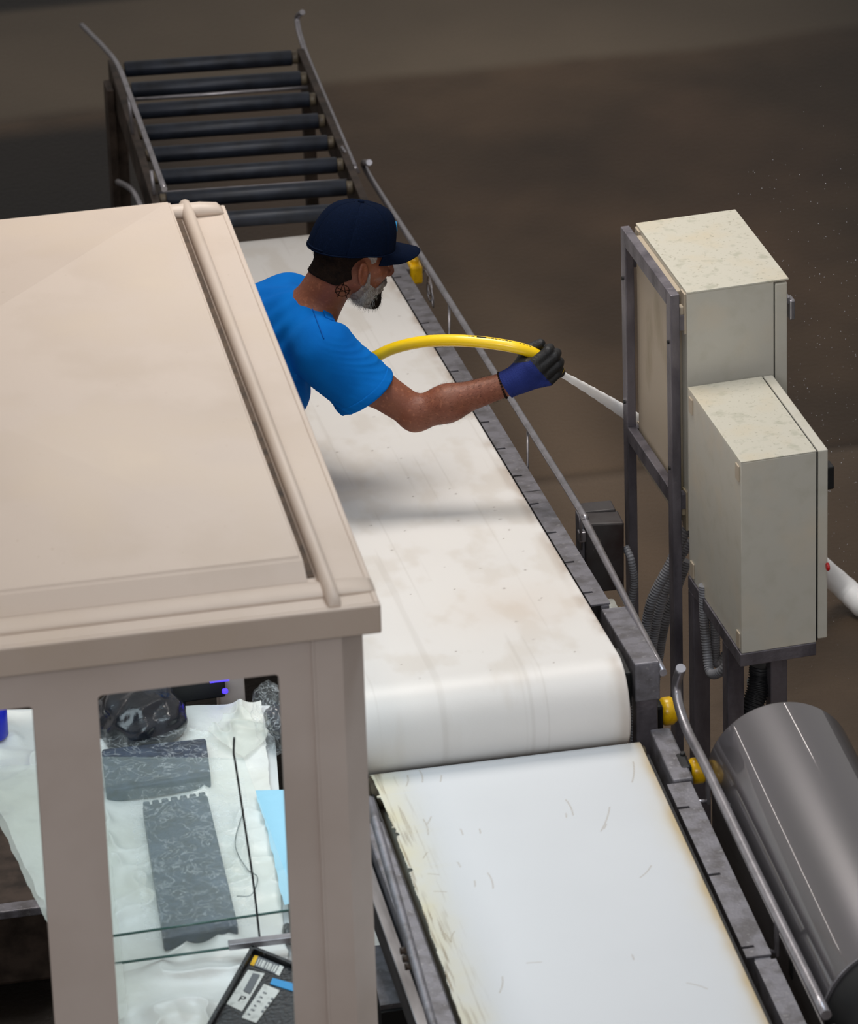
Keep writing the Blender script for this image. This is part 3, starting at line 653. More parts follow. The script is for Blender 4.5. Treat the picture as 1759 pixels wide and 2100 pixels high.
# back corner posts, left posts, right side wall strip, floor rail
for x, y in ((xc-.03, by1+.0-.09), (bx0+.03, wy+.03), (bx0+.03, by1-.09)):
    b = B(); b.box((x-.03, y-.02, 0), (x+.03, y+.04, zt_), .004); b.build('corner_post', 'beige_wall', booth)
b = B(); b.box((bx0+.05, by1-.09, 1.1), (xc-.06, by1-.075, zt_)); b.build('wall_panel', 'beige_wall', booth)
b = B(); b.box((xc-.03, wy+.11, 1.62), (xc-.015, by1-.11, zt_), .003); b.build('wall_panel', 'beige_wall', booth)
lf = thing('ceiling_light', 'flat lamp panel under the booth roof lighting the worktable', 'lamp', (-1.15, -1.7, 1.99))
b = B(); b.box((-1.5, -2.3, 1.955), (-.8, -1.1, 1.985), .004); b.build('lamp_housing', 'beige_wall', lf)

# ------------------------------------------------------------------ worktable and things on it
tz = .885
tab = thing('worktable', 'white worktable inside the booth under plastic sheeting', 'table', (-1.1, -1.7, 0))
xr_ = -.80
b = B(); b.prism([P(*q_, Z=tz-.03) for q_ in ((620, 2260), (560, 1470), (-80, 1480), (276, 2260))], (0, 0, .03)); b.build('tabletop', 'table', tab)
for x, y in ((-.93, -2.52), (xr_-.05, -1.15), (-1.12, -2.5), (-1.22, -1.15)):
    b = B(); b.box((x-.02, y-.02, 0), (x+.02, y+.02, tz-.03), .003); b.build('leg', 'darkframe', tab)
b = B(); b.box((-1.22, -2.5, .25), (-.92, -1.15, .27), .003); b.build('shelf', 'darkframe', tab)
def wrinkled(name, quad, nu, nv, amp, freq, mt, z, seed=1, drop=None, parent=None, aniso=1, **k):
    """wrinkled sheet over a quad of xy corners"""
    u = np.linspace(0, 1, nu)[:, None]*np.ones((1, nv)); v = np.linspace(0, 1, nv)[None, :]*np.ones((nu, 1))
    q = np.array([[p[0], p[1]] for p in quad])
    xy = (q[0]*((1-u)*(1-v))[..., None]+q[1]*(u*(1-v))[..., None]+q[2]*(u*v)[..., None]+q[3]*((1-u)*v)[..., None])
    x, y = xy[..., 0], xy[..., 1]
    n = vnoise(x*aniso, y, freq, seed, 3); rid = 1-np.abs(2*vnoise(x*aniso, y, freq*.7, seed+50, 3)-1)*1.0
    zz = z+amp*(.5*n+.9*rid**6)
    x = x+.006*(vnoise(y, x, 20, seed+9)-.5)*2*((u < .02)|(u > .98)); 
    if drop is not None: zz = drop(x, y, zz)
    return mesh_np(name, np.stack([x, y, zz], -1).reshape(-1, 3), gridfaces(nu, nv), mt, parent, **k)
wrinkled('plastic_sheet', [P(256, 2230, Z=.9), P(618, 2230, Z=.9), P(535, 1440, Z=.9), P(-93, 1458, Z=.9)], 170, 360, .021, 8, 'white_sheet', tz+.004, 4, label='large crumpled white plastic sheet covering the booth worktable', cat='plastic sheet')
# sheet hanging off the left of the table
wrinkled('plastic_sheet', [P(200, 2105, Z=.925), P(262, 2080, Z=.925), P(205, 1560, Z=.925), P(-60, 1570, Z=.925)], 60, 90, .006, 9, 'milky', tz+.034, 9,
         label='thin milky film seen in the left window, its edge running diagonally to the post', cat='plastic sheet')
# bagged dark slabs
def bagged(name, px, label, z=tz+.012, h=.034, film_px=None, seed=3):
    q = [P(*p, Z=z+h) for p in px]
    t = thing(name, label, 'bag', (sum(p.x for p in q)/4, sum(p.y for p in q)/4, z))
    bm = bmesh.new(); b_ = B(); 
    low = [Vector((p.x, p.y, z)) for p in q]; b_.hexa(low+[Vector((p.x, p.y, z+h)) for p in q], .006)
    sl = b_.build('slab', 'slab', t)
    fq = [P(*p, Z=z+h) for p in film_px]
    c = sum(q, Vector())/4
    wrinkled('bag_film', fq, 70, 90, .008, 11, 'bagfilm', z+h+.003, seed, parent=t)
    return t, sl, q
t, sl, q = bagged('bagged_slab', [(335, 1925), (488, 1895), (425, 1628), (292, 1650)], 'long dark grey slab in a clear bag, lying on the white sheet in the centre of the window',
       film_px=[(300, 1935), (530, 1900), (500, 1600), (262, 1630)], seed=5)
for k in range(7):
    a = q[3].lerp(q[2], (k+.5)/7); b = B(); b.box((a.x-.008, a.y-.004, tz+.014), (a.x+.007, a.y+.013, tz+.046), .003); b.build('toothed_edge', 'slab', sl)
t, sl, q = bagged('bagged_slab', [(218, 1622), (432, 1590), (422, 1512), (208, 1535)], 'short dark bundle under a cloudy bag, behind the long slab',
       film_px=[(196, 1620), (455, 1585), (440, 1495), (190, 1520)], h=.035, seed=8)
# clear folded bag between
# lumpy black bag at the back
def lump(name, c, r, mt, seed, label, cat, amp=.25, flat=1., kx=24, ky=16, parent=None):
    V = []; rg = np.random.default_rng(seed); 
    nu, nv = 72, 40; th = np.linspace(0, 2*pi, nu, endpoint=False); ph = np.linspace(-pi/2, pi/2, nv)
    T_, H_ = np.meshgrid(th, ph, indexing='ij'); d = np.stack([np.cos(H_)*np.cos(T_), np.cos(H_)*np.sin(T_), np.sin(H_)], -1)
    f = np.zeros(T_.shape)
    for _ in range(14):
        w_ = rg.normal(size=3)*3.2; p_ = rg.random()*6; f += 1-np.abs(np.sin(d@w_+p_))*1.6
    f = f/14
    rr = 1+amp*f
    pts = d*rr[..., None]*np.array(r)+np.array(c); pts[..., 2] = np.maximum(pts[..., 2], tz+.004)
    F = []
    for i in range(nu):
        for j in range(nv-1): F.append((i*nv+j, ((i+1) % nu)*nv+j, ((i+1) % nu)*nv+j+1, i*nv+j+1))
    return mesh_np(name, pts.reshape(-1, 3), F, mt, parent, label=label, cat=cat)
c = P(285, 1470, Z=.93); lump('black_bag', (c.x, c.y, .935), (.105, .12, .062), 'blackbag', 4, 'crumpled glossy black bag at the back of the booth table', 'bag', .35)
c = P(575, 1475, Z=.93); lump('clear_bag', (c.x-.02, c.y-.02, .95), (.045, .12, .06), 'bagfilm', 8, 'crumpled clear bag with dark contents in the upper right window corner', 'bag', .4)
c = P(570, 1480, Z=.93); lump('dark_bundle', (c.x, c.y, .93), (.028, .06, .035), 'blackbag', 12, 'small dark bundle inside the clear bag at the window corner', 'bundle', .35)
c0 = P(330, 1425, Z=.92); c1 = P(462, 1406, Z=.92)
ctr = thing('lamp_bar', 'black lamp bar with violet light at the top of the booth window', 'lamp', (c1.x, c1.y, tz))
b = B(); d_ = (c1-c0); n_ = Vector((0, .10, 0)); b.hexa([c0+Vector((0, 0, -.03)), c1+Vector((0, 0, -.03)), c1+n_+Vector((0, 0, -.03)), c0+n_+Vector((0, 0, -.03)), c0+Vector((0, 0, .02)), c1+Vector((0, 0, .02)), c1+n_+Vector((0, 0, .02)), c0+n_+Vector((0, 0, .02))], .004); b.build('housing', 'black', ctr)
p_ = P(440, 1396, Z=.945); b = B(); b.box((p_.x-.012, p_.y-.004, .941), (p_.x+.034, p_.y+.016, .946), .002); b.build('light_strip', 'uv', ctr)
p_ = P(463, 1417, Z=.93); b = B(); b.cyl(p_+Vector((-.002, 0, -.004)), p_+Vector((-.002, 0, .004)), .007, 12, .001); b.build('indicator', 'uv', ctr)
# milky film pieces right of centre
wrinkled('plastic_film', [P(425, 1500, Z=.92), P(500, 1545, Z=.92), P(560, 1500, Z=.92), P(485, 1440, Z=.92)], 50, 50, .02, 14, 'milky', tz+.02, 23, label='folded translucent film triangle behind the rod tip', cat='plastic film')
wrinkled('blue_pad', [P(585, 1860, Z=.92), P(612, 1852, Z=.92), P(600, 1620, Z=.92), P(525, 1622, Z=.92)], 30, 60, .006, 8, 'bluesheet', tz+.034, 27, label='pale blue absorbent pad along the right side of the booth table', cat='pad')
# glass screen: leaning pane with low clamp rail
gl = thing('glass_screen', 'clear glass screen leaning over the slabs, thick green edge toward the front', 'glass screen', P(420, 1950, Z=tz+.01))
g0 = P(228, 1977, Z=tz+.035); g1 = P(612, 1925, Z=tz+.035); g2 = P(228, 1920, Y=(g0.y+.01)); g3 = P(612, 1864, Y=(g1.y+.01))
b = B(); th = Vector((0, .006, 0)); b.hexa([g0, g1, g1+th, g0+th, g2, g3, g3+th, g2+th], 0); b.build('front_pane', 'glass', gl)
b = B(); b.tube([g2, g3], .0028, 8); b.build('pane_edge', 'glassedge', gl)
b = B(); b.tube([g0, g1], .003, 8); b.build('pane_edge', 'glassedge', gl)
h2 = P(200, 1553, Z=g2.z); h3 = P(500, 1556, Z=g3.z)
b = B(); dn = Vector((0, 0, -.004)); b.hexa([g2+dn, g3+dn, h3+dn, h2+dn, g2, g3, h3, h2], 0); b.build('top_pane', 'glass', gl)
b = B(); b.tube([h2, h3], .002, 8); b.build('pane_edge', 'glass', gl)
p0, p1 = P(470, 1938, Y=g0.y-.02), P(612, 1921, Y=g0.y-.02)
b = B(); b.hexa([p0+Vector((0, 0, -.014)), p1+Vector((0, 0, -.014)), p1+Vector((0, .02, -.014)), p0+Vector((0, .02, -.014)), p0, p1, p1+Vector((0, .02, 0)), p0+Vector((0, .02, 0))], .001); b.build('clamp_rail', 'rail', gl)
rodb = P(532, 1920, Y=g0.y-.012)
b = B(); b.tube(smooth_path([rodb, P(518, 1800, Y=g0.y-.01), P(497, 1660, Y=g0.y), P(482, 1562, Y=g0.y+.01), P(479, 1545, Y=g0.y+.01), P(480, 1512, Y=g0.y+.01)], 8), .0024, 8)
ro = b.build('thin_rod', 'rod', None, label='thin dark metal rod with bent tip standing against the glass screen', cat='rod')
c = P(592, 1895, Z=.93); lump('dark_scrap', (c.x, c.y, .905), (.014, .04, .012), 'blackbag', 31, 'small dark scrap behind the glass at the right window edge', 'scrap', .4)
# thin cable drawn on the sheet
b = B(); b.tube(smooth_path([P(500, 1660, Z=.915), P(482, 1730, Z=.915), P(505, 1780, Z=.915), P(528, 1800, Z=.915), P(515, 1835, Z=.915), P(485, 1838, Z=.915)], 8), .0012, 6); b.build('curled_cable', 'rod', None, label='thin grey cable curling on the sheet beside the rod', cat='cable')
# black device with labels
dv = thing('labelled_tray', 'wet black plastic tray with stuck-on white and blue labels, lower right of the window', 'tray', P(540, 2030, Z=tz))
dzv = tz+.05
q = [P(425, 2100, Z=dzv), P(516, 1940, Z=dzv), P(640, 1990, Z=dzv), P(640, 2200, Z=dzv), P(418, 2130, Z=dzv)]
b = B(); b.prism([Vector((p.x, p.y, tz+.008)) for p in q], (0, 0, .034)); b.build('tray_floor', 'device', dv)
for a, c in zip(q, q[1:]+q[:1]):
    d = (c-a).normalized(); nn_ = Vector((-d.y, d.x, 0))*-.010
    b = B(); lo = tz+.008-dzv
    b.hexa([a+Vector((0, 0, lo)), c+Vector((0, 0, lo)), c+nn_+Vector((0, 0, lo)), a+nn_+Vector((0, 0, lo)), a+Vector((0, 0, .004)), c+Vector((0, 0, .004)), c+nn_+Vector((0, 0, .004)), a+nn_+Vector((0, 0, .004))], .002); b.build('tray_wall', 'device', dv)
def quadlabel(px, mt, name, z, parent, label=None, th=.0015):
    qq = [P(*p, Z=z) for p in px]; b_ = B(); b_.prism(qq, (0, 0, th)); return b_.build(name, mt, parent, label=label)
lz = tz+.0425
def z2(x, y): return (400+x*220/1759, 1880+y*220/1759)   # reading off the enlarged detail
L1 = quadlabel([z2(900, 790), z2(975, 640), z2(1035, 655), z2(965, 810)], 'yellow', 'sticker', lz, dv, 'yellow sticker')
L2 = quadlabel([z2(965, 810), z2(1035, 655), z2(1390, 800), z2(1310, 945)], 'greylabel', 'sticker', lz, dv, 'grey barcode sticker')
for k in range(9):
    f0 = .06+.1*k
    a0 = Vector(z2(965, 810)).lerp(Vector(z2(1310, 945)), f0); a1 = Vector(z2(1035, 655)).lerp(Vector(z2(1390, 800)), f0)
    a0, a1 = a0.lerp(a1, .15), a0.lerp(a1, .85); w_ = Vector((1.6+1.2*(k % 3), .7))
    quadlabel([a0, a1, a1+w_, a0+w_], 'label', 'printed_bar', lz+.0016, L2, th=.0004)
quadlabel([z2(1310, 945), z2(1390, 800), z2(1455, 830), z2(1380, 975)], 'label', 'sticker', lz, dv, 'white sticker')
quadlabel([z2(515, 1440), z2(870, 880), z2(1140, 940), z2(770, 1560)], 'label', 'sticker', lz, dv, 'long white sticker with a letter P')
quadlabel([z2(790, 1220), z2(950, 930), z2(1060, 960), z2(900, 1270)], 'greylabel', 'print_panel', lz+.002, dv)
quadlabel([z2(765, 1660), z2(1130, 1110), z2(1390, 1220), z2(1000, 1750)], 'label', 'sticker', lz, dv, 'white sticker with rows of print')
quadlabel([z2(1230, 1110), z2(1270, 1010), z2(1640, 1110), z2(1640, 1240)], 'bluelabel', 'sticker', lz, dv, 'blue sticker')
for k in range(6):
    a0 = Vector(z2(860, 1600)).lerp(Vector(z2(1160, 1180)), k/6); w_ = Vector((3+1.5*(k % 2), 1.6)) ; quadlabel([a0, a0+Vector((1.4, -2.4)), a0+Vector((1.4, -2.4))+w_*1.6, a0+w_*1.6], 'greylabel', 'print_line', lz+.002, dv, th=.0004)
for k in range(4):
    a0 = Vector(z2(1080, 1560)).lerp(Vector(z2(1290, 1290)), k/4); quadlabel([a0, a0+Vector((2.5, -4)), a0+Vector((7, -2)), a0+Vector((4.5, 2))], 'greylabel', 'print_line', lz+.002, dv, th=.0004)
def text_mesh(txt, size, mt, mw, parent, name='lettering', ext=.0003):
    cu = bpy.data.curves.new(name, 'FONT'); cu.body = txt; cu.size = size; cu.extrude = ext; cu.align_x = 'CENTER'; cu.align_y = 'CENTER'
    to = bpy.data.objects.new(name, cu); COL.objects.link(to)
    me = bpy.data.meshes.new_from_object(to.evaluated_get(bpy.context.evaluated_depsgraph_get())); bpy.data.objects.remove(to)
    me.transform(mw); me.materials.clear(); me.materials.append(M[mt]); return link(name, me, parent)
pc = P(*z2(765, 1350), Z=lz+.002); ax = P(*z2(800, 1290), Z=lz+.002)-P(*z2(720, 1410), Z=lz+.002); an = math.atan2(ax.y, ax.x)-pi/2
text_mesh('P', .03, 'ink', Matrix.Translation(pc) @ Matrix.Rotation(an, 4, 'Z'), dv)
# blue container at the left window
cb = P(5, 1480, Z=.95); b = B(); b.cyl((cb.x-.02, cb.y, tz+.03), (cb.x-.02, cb.y, tz+.11), .032, 20, .006); b.cyl((cb.x-.02, cb.y, tz+.11), (cb.x-.02, cb.y, tz+.13), .018, 16, .003)
b.build('blue_jar', 'blueplastic', None, smooth=False, label='small blue jar at the top of the left window', cat='jar')
# steel cabinet between booth and near conveyor, with indicator
sc = thing('steel_housing', 'low grey steel housing with green indicator between booth post and foreground conveyor', 'machine housing', (-.70, -2.3, 0))
q = [P(780, 2072, Z=.70), P(850, 2062, Z=.70), P(808, 1945, Z=.70), P(755, 1950, Z=.70)]
b = B(); b.prism(q, (0, 0, .012)); b.build('top_plate', 'galv', sc)
b = B(); b.prism([Vector((p.x*1, p.y+(.01 if p.y < -2.3 else -.01), .02)) for p in q], (0, 0, .68)); b.build('housing_body', 'black', sc)
p_ = P(824, 2082, Y=q[0].y+.008); b = B(); b.cyl((p_.x, p_.y-.004, p_.z), (p_.x, p_.y+.004, p_.z), .004, 10); b.build('indicator', 'led', sc)
wrinkled('plastic_sheet', [P(765, 1960, Z=.6), P(825, 1960, Z=.6), P(800, 1700, Z=.6), P(745, 1740, Z=.6)], 40, 60, .02, 9, 'white_sheet', .60, 41, label='bluish plastic sheet hanging between booth post and foreground rail', cat='plastic sheet')
# dark machine under table seen through left window
um = thing('floor_machine', 'dark low machine bed on the floor seen through the left booth window', 'machine', (-1.6, -1.0, 0))
q0, q1 = P(0, 1875, Z=.25), P(110, 1845, Z=.25)
b = B(); b.box((-2.1, q0.y, .05), (q1.x+.02, q0.y+.5, .25), .01); b.build('bed', 'darkframe', um)
b = B(); b.box((-2.1, q0.y-.01, .24), (q1.x+.02, q0.y+.03, .262), .003); b.build('edge_rail', 'galv', um)

# ------------------------------------------------------------------ implicit-surface modelling for the man
def rcone(p, a, b_, ra, rb):
    a = np.array(a, np.float32); b_ = np.array(b_, np.float32); ab = b_-a
    t = np.clip(((p-a)@ab)/float(ab@ab), 0, 1); return np.linalg.norm(p-a-t[:, None]*ab, axis=1)-(ra+(rb-ra)*t)
def ellip(p, c, r, R=None):
    q = p-np.array(c, np.float32)
    if R is not None: q = q@R            # R columns = local axes in world
    r = np.array(r, np.float32); k0 = np.linalg.norm(q/r, axis=1); k1 = np.linalg.norm(q/r**2, axis=1)+1e-9
    return k0*(k0-1)/k1
def smin(a, b_, k): h = np.maximum(k-np.abs(a-b_), 0)/k; return np.minimum(a, b_)-h*h*k*.25
def smax(a, b_, k): return -smin(-a, -b_, k)
def surf(f, lo, hi, h, proj=2):
    """surface nets over a box, evaluated only near the surface"""
    lo = np.array(lo, float); n = np.ceil((np.array(hi)-lo)/h).astype(int)+2; bs = 8
    nb = (n+bs-1)//bs; F = np.full(nb*bs, 1.0, np.float32)
    bi = np.stack(np.meshgrid(*[np.arange(k) for k in nb], indexing='ij'), -1).reshape(-1, 3)
    d = f((lo+(bi*bs+bs/2)*h).astype(np.float32)); act = np.abs(d) < bs*h*1.25
    for i in np.where(~act & (d < 0))[0]:
        x, y, z = bi[i]*bs; F[x:x+bs, y:y+bs, z:z+bs] = -1
    off = np.stack(np.meshgrid(*[np.arange(bs)]*3, indexing='ij'), -1).reshape(-1, 3); A = bi[act]
    for k in range(0, len(A), 400):
        idx = (A[k:k+400, None, :]*bs+off[None]).reshape(-1, 3); F[idx[:, 0], idx[:, 1], idx[:, 2]] = f((lo+idx*h).astype(np.float32))
    N = np.array(F.shape); ins = F < 0
    cx = sum(ins[i:N[0]-1+i, j:N[1]-1+j, k:N[2]-1+k].astype(np.int8) for i in (0, 1) for j in (0, 1) for k in (0, 1))
    cells = np.argwhere((cx > 0) & (cx < 8)); vid = np.full(N-1, -1, np.int64); vid[tuple(cells.T)] = np.arange(len(cells))
    acc = np.zeros((len(cells), 3)); cnt = np.zeros(len(cells))
    cor = [np.array(c) for c in ((0, 0, 0), (1, 0, 0), (0, 1, 0), (0, 0, 1), (1, 1, 0), (1, 0, 1), (0, 1, 1), (1, 1, 1))]
    for a in range(8):
        for b_ in range(a+1, 8):
            if np.abs(cor[a]-cor[b_]).sum() != 1: continue
            ia = cells+cor[a]; ib = cells+cor[b_]; fa = F[tuple(ia.T)]; fb = F[tuple(ib.T)]; m_ = (fa < 0) != (fb < 0)
            t = np.where(m_, fa/np.where(m_, fa-fb, 1), 0); acc += np.where(m_[:, None], ia+(ib-ia)*t[:, None], 0); cnt += m_
    V = lo+acc/cnt[:, None]*h; Q = []
    for ax in range(3):
        e = [0, 0, 0]; e[ax] = 1; u, v = [(1, 2), (2, 0), (0, 1)][ax]
        sl0 = [slice(1, N[i]-1) for i in range(3)]; sl1 = list(sl0); sl0[ax] = slice(0, N[ax]-1); sl1[ax] = slice(1, N[ax])
        A0 = ins[tuple(sl0)]; A1 = ins[tuple(sl1)]; ed = np.argwhere(A0 != A1)
        base = ed+np.array([0 if i == ax else 1 for i in range(3)]); flip = ~A0[tuple(ed.T)]
        du = np.zeros(3, int); du[u] = 1; dv_ = np.zeros(3, int); dv_[v] = 1
        q = np.stack([vid[tuple((base-du-dv_).T)], vid[tuple((base-dv_).T)], vid[tuple(base.T)], vid[tuple((base-du).T)]], 1)
        q[flip] = q[flip][:, ::-1]; Q.append(q)
    Q = np.concatenate(Q); Q = Q[(Q >= 0).all(1)]
    for _ in range(proj):
        p = V.astype(np.float32); d0 = f(p); e = h*.4; g = np.stack([f(p+np.eye(3, dtype=np.float32)[i]*e)-d0 for i in range(3)], 1)/e
        gn = (g*g).sum(1)+1e-6; st = np.clip(d0/gn, -h, h); V = V-.8*st[:, None]*g
    return V, Q

nv = lambda v: np.array(v, np.float32)
man = thing('person', 'man in navy cap and bright blue T-shirt leaning over the belt, holding the hose', 'person', (-.8, 0, 0))
# joints
HIP = nv((-.81, .0, .92)); NB = nv(P(648, 632, Y=0)); CH = nv(P(585, 735, Y=0))
SR = nv(P(668, 726, Y=-.175)); SL = nv(P(602, 628, Y=.165)); ER = nv(P(853, 848, Y=-.27)); WR = nv(P(1043, 786, Y=-.30)); HR = nv(P(1082, 764, Y=-.305))
HL = nv(P(705, 752, Y=.03)); WL = nv(P(660, 768, Y=.10)); EL = nv(P(600, 748, Y=.24))
u_ = NB-HIP; u_ /= np.linalg.norm(u_); l_ = nv((0, 1, 0)); n_f = np.cross(l_, u_); n_f /= np.linalg.norm(n_f); TR = np.stack([n_f, l_, u_], 1)
# head frame
hy, hp, hr_ = radians(17), radians(18), radians(-2)
HF = nv((cos(hy)*cos(hp), sin(hy)*cos(hp), -sin(hp))); HL_ = nv((-sin(hy), cos(hy), 0)); HU = np.cross(HF, HL_)
HL_, HU = HL_*cos(hr_)+HU*sin(hr_), HU*cos(hr_)-HL_*sin(hr_)
HR3 = np.stack([HF, HL_, HU], 1)
HC = nv(P(722, 534, Y=-.0))            # centre between the ears
def H(x, y, z): return HC+HR3@nv((x, y, z))
def head_sdf(p):
    q = (p-HC)@HR3; s = q.copy(); s[:, 1] = np.abs(s[:, 1])
    d = ellip(q, (-.012, 0, .048), (.098, .076, .083))
    d = smin(d, ellip(q, (.03, 0, -.012), (.062, .058, .078)), .03)
    d = smin(d, rcone(s, (.0, .046, -.038), (.062, .020, -.088), .022, .019), .03)
    d = smin(d, rcone(q, (.07, .012, -.092), (.07, -.012, -.092), .017, .017), .02)
    d = smin(d, rcone(s, (.080, .012, .034), (.068, .048, .030), .011, .010), .014)
    d = smin(d, rcone(s, (.062, .042, -.012), (.04, .058, -.008), .014, .012), .02)
    d = smax(d, -ellip(s, (.096, .030, .014), (.020, .018, .013)), .012)
    d = smin(d, rcone(q, (.090, 0, .024), (.112, 0, -.018), .008, .0105), .012)
    d = smin(d, ellip(s, (.102, .011, -.022), (.011, .008, .008)), .008)
    d = smin(d, ellip(q, (.086, 0, -.045), (.015, .024, .008)), .008)
    d = smin(d, ellip(q, (.083, 0, -.060), (.014, .021, .008)), .008)
    d = smax(d, -ellip(q, (.101, 0, -.0525), (.010, .024, .002)), .004)
    # ear
    e = s-nv((-.012, .078, -.008)); a = radians(-12); ex = e[:, 0]*cos(a)-e[:, 2]*sin(a); ez = e[:, 0]*sin(a)+e[:, 2]*cos(a); E_ = np.stack([ex, e[:, 1]-.35*(-ex)-.004, ez], 1)
    ear = ellip(E_, (0, 0, 0), (.0175, .007, .032)); ear = smax(ear, -ellip(E_, (.001, .010, .004), (.011, .009, .021)), .005)
    ear = smin(ear, ellip(E_, (.008, .002, -.004), (.005, .005, .008)), .004)
    return smin(d, ear, .006)
hand_k = [P(1098, 742, Y=-.322), P(1109, 754, Y=-.326), P(1119, 767, Y=-.324), P(1126, 781, Y=-.318)]
hand_p = [P(1124, 720, Y=-.318), P(1137, 730, Y=-.322), P(1145, 746, Y=-.320), P(1143, 766, Y=-.314)]
hand_d = [P(1127, 714, Y=-.286), P(1141, 724, Y=-.288), P(1147, 742, Y=-.288), P(1144, 764, Y=-.288)]
hand_t = [P(1110, 728, Y=-.270), P(1121, 738, Y=-.270), P(1129, 754, Y=-.270), P(1129, 772, Y=-.272)]
def hand_sdf(p, g=0.):
    d = rcone(p, WR, nv(P(1062, 776, Y=-.302)), .026+g, .028+g)
    d = smin(d, rcone(p, nv(P(1068, 772, Y=-.305)), nv(hand_k[0])*.6+nv(P(1068, 766, Y=-.30))*.4, .026+g, .020+g), .02)
    d = smin(d, rcone(p, nv(P(1070, 782, Y=-.302)), nv(hand_k[3])*.75+nv(P(1070, 780, Y=-.30))*.25, .022+g, .014+g), .02)
    d = smin(d, rcone(p, nv(P(1085, 762, Y=-.305)), nv(hand_k[1])*.8+nv(P(1080, 768, Y=-.3))*.2, .022+g, .016+g), .02)
    fr = [.0100, .0105, .0100, .0088]
    for i in range(4):
        k, a, b_, c = (nv(q[i]) for q in (hand_k, hand_p, hand_d, hand_t))
        d = smin(d, rcone(p, k, a, fr[i]+.0015+g, fr[i]+g), .007)
        f_ = np.minimum(rcone(p, a, b_, fr[i]+g, fr[i]-.0005+g), rcone(p, b_, c, fr[i]-.0005+g, fr[i]-.0015+g)); d = smin(d, f_, .004)
    t0, t1, t2 = nv(P(1066, 752, Y=-.285)), nv(P(1083, 716, Y=-.265)), nv(P(1108, 705, Y=-.270))
    d = smin(d, rcone(p, t0, t1, .016+g, .0115+g), .012); d = smin(d, rcone(p, t1, t2, .0115+g, .010+g), .005)
    return d
def lhand_sdf(p, g=0.):
    ax = nv((.6, -.1, .35)); ax /= np.linalg.norm(ax); c = HL; d = rcone(p, WL, WL*.35+c*.65-nv((0, 0, .02)), .026+g, .028+g)
    e1 = np.cross(ax, nv((0, 0, 1))); e1 /= np.linalg.norm(e1); e2 = np.cross(ax, e1)
    for i in range(4):
        o_ = c+ax*(.022*(i-1.5)); pts = [o_+(e1*cos(a)+e2*sin(a))*.027 for a in np.linspace(-2.2, 1.9, 5)]
        for a, b_ in zip(pts, pts[1:]): d = smin(d, rcone(p, a, b_, .010+g, .0095+g), .003)
    o_ = c+ax*.045
    return smin(d, rcone(p, c-nv((0, 0, .03)), o_+e1*.024, .013+g, .010+g), .01)
ua = ER-SR; ua /= np.linalg.norm(ua); fa_ = WR-ER; fa_ /= np.linalg.norm(fa_)
def body_sdf(p):
    q = (p-HIP)@TR; s = q.copy(); s[:, 1] *= .72
    d = rcone(s, (0, 0, .05), (.012, 0, .36), .100, .108)
    d = smin(d, ellip(q, (-.01, 0, -.02), (.115, .165, .12)), .06)
    d = smin(d, rcone(p, NB-u_*.05-n_f*.01, SR-nv((0, -.02, .0)), .052, .056), .05)
    d = smin(d, rcone(p, NB-u_*.05-n_f*.01, SL, .052, .056), .05)
    nk = H(-.040, 0, -.035)
    d = smin(d, rcone(p, NB-u_*.02, nk, .062, .055), .035)
    d = smin(d, head_sdf(p), .018)
    mid = ER*.5+SR*.5
    d = smin(d, rcone(p, SR, mid, .060, .047), .04); d = smin(d, rcone(p, mid, ER, .047, .040), .02)
    d = smin(d, rcone(p, ER+nv((-.006, 0, -.004)), ER+ua*.006, .033, .030), .018)
    fm = ER*.66+WR*.34
    d = smin(d, rcone(p, ER, fm, .0415, .0405), .014); d = smin(d, rcone(p, fm, WR, .0405, .0285), .03)
    d = smin(d, hand_sdf(p), .012)
    d = smin(d, rcone(p, SL, EL, .058, .042), .04); d = smin(d, rcone(p, EL, WL, .041, .027), .02); d = smin(d, lhand_sdf(p), .012)
    for sgn in (-1, 1):
        hp_ = HIP+nv((-.02, .09*sgn, -.06)); kn = nv((-.84+.02*sgn, .12*sgn, .50)); an_ = nv((-.90, .13*sgn, .09)); to_ = nv((-.74, .15*sgn, .035))
        d = smin(d, rcone(p, hp_, kn, .088, .058), .05); d = smin(d, rcone(p, kn, kn*.65+an_*.35-nv((.015, 0, 0)), .056, .055), .03)
        d = smin(d, rcone(p, kn*.65+an_*.35-nv((.015, 0, 0)), an_, .055, .036), .03); d = smin(d, rcone(p, an_-nv((.03, 0, .05)), to_, .034, .028), .03)
    return d
V, Q = surf(body_sdf, (-1.1, -.42, -.0), (.22, .40, 1.68), .0052)
body = mesh_np('body', V, Q, 'skin', man)
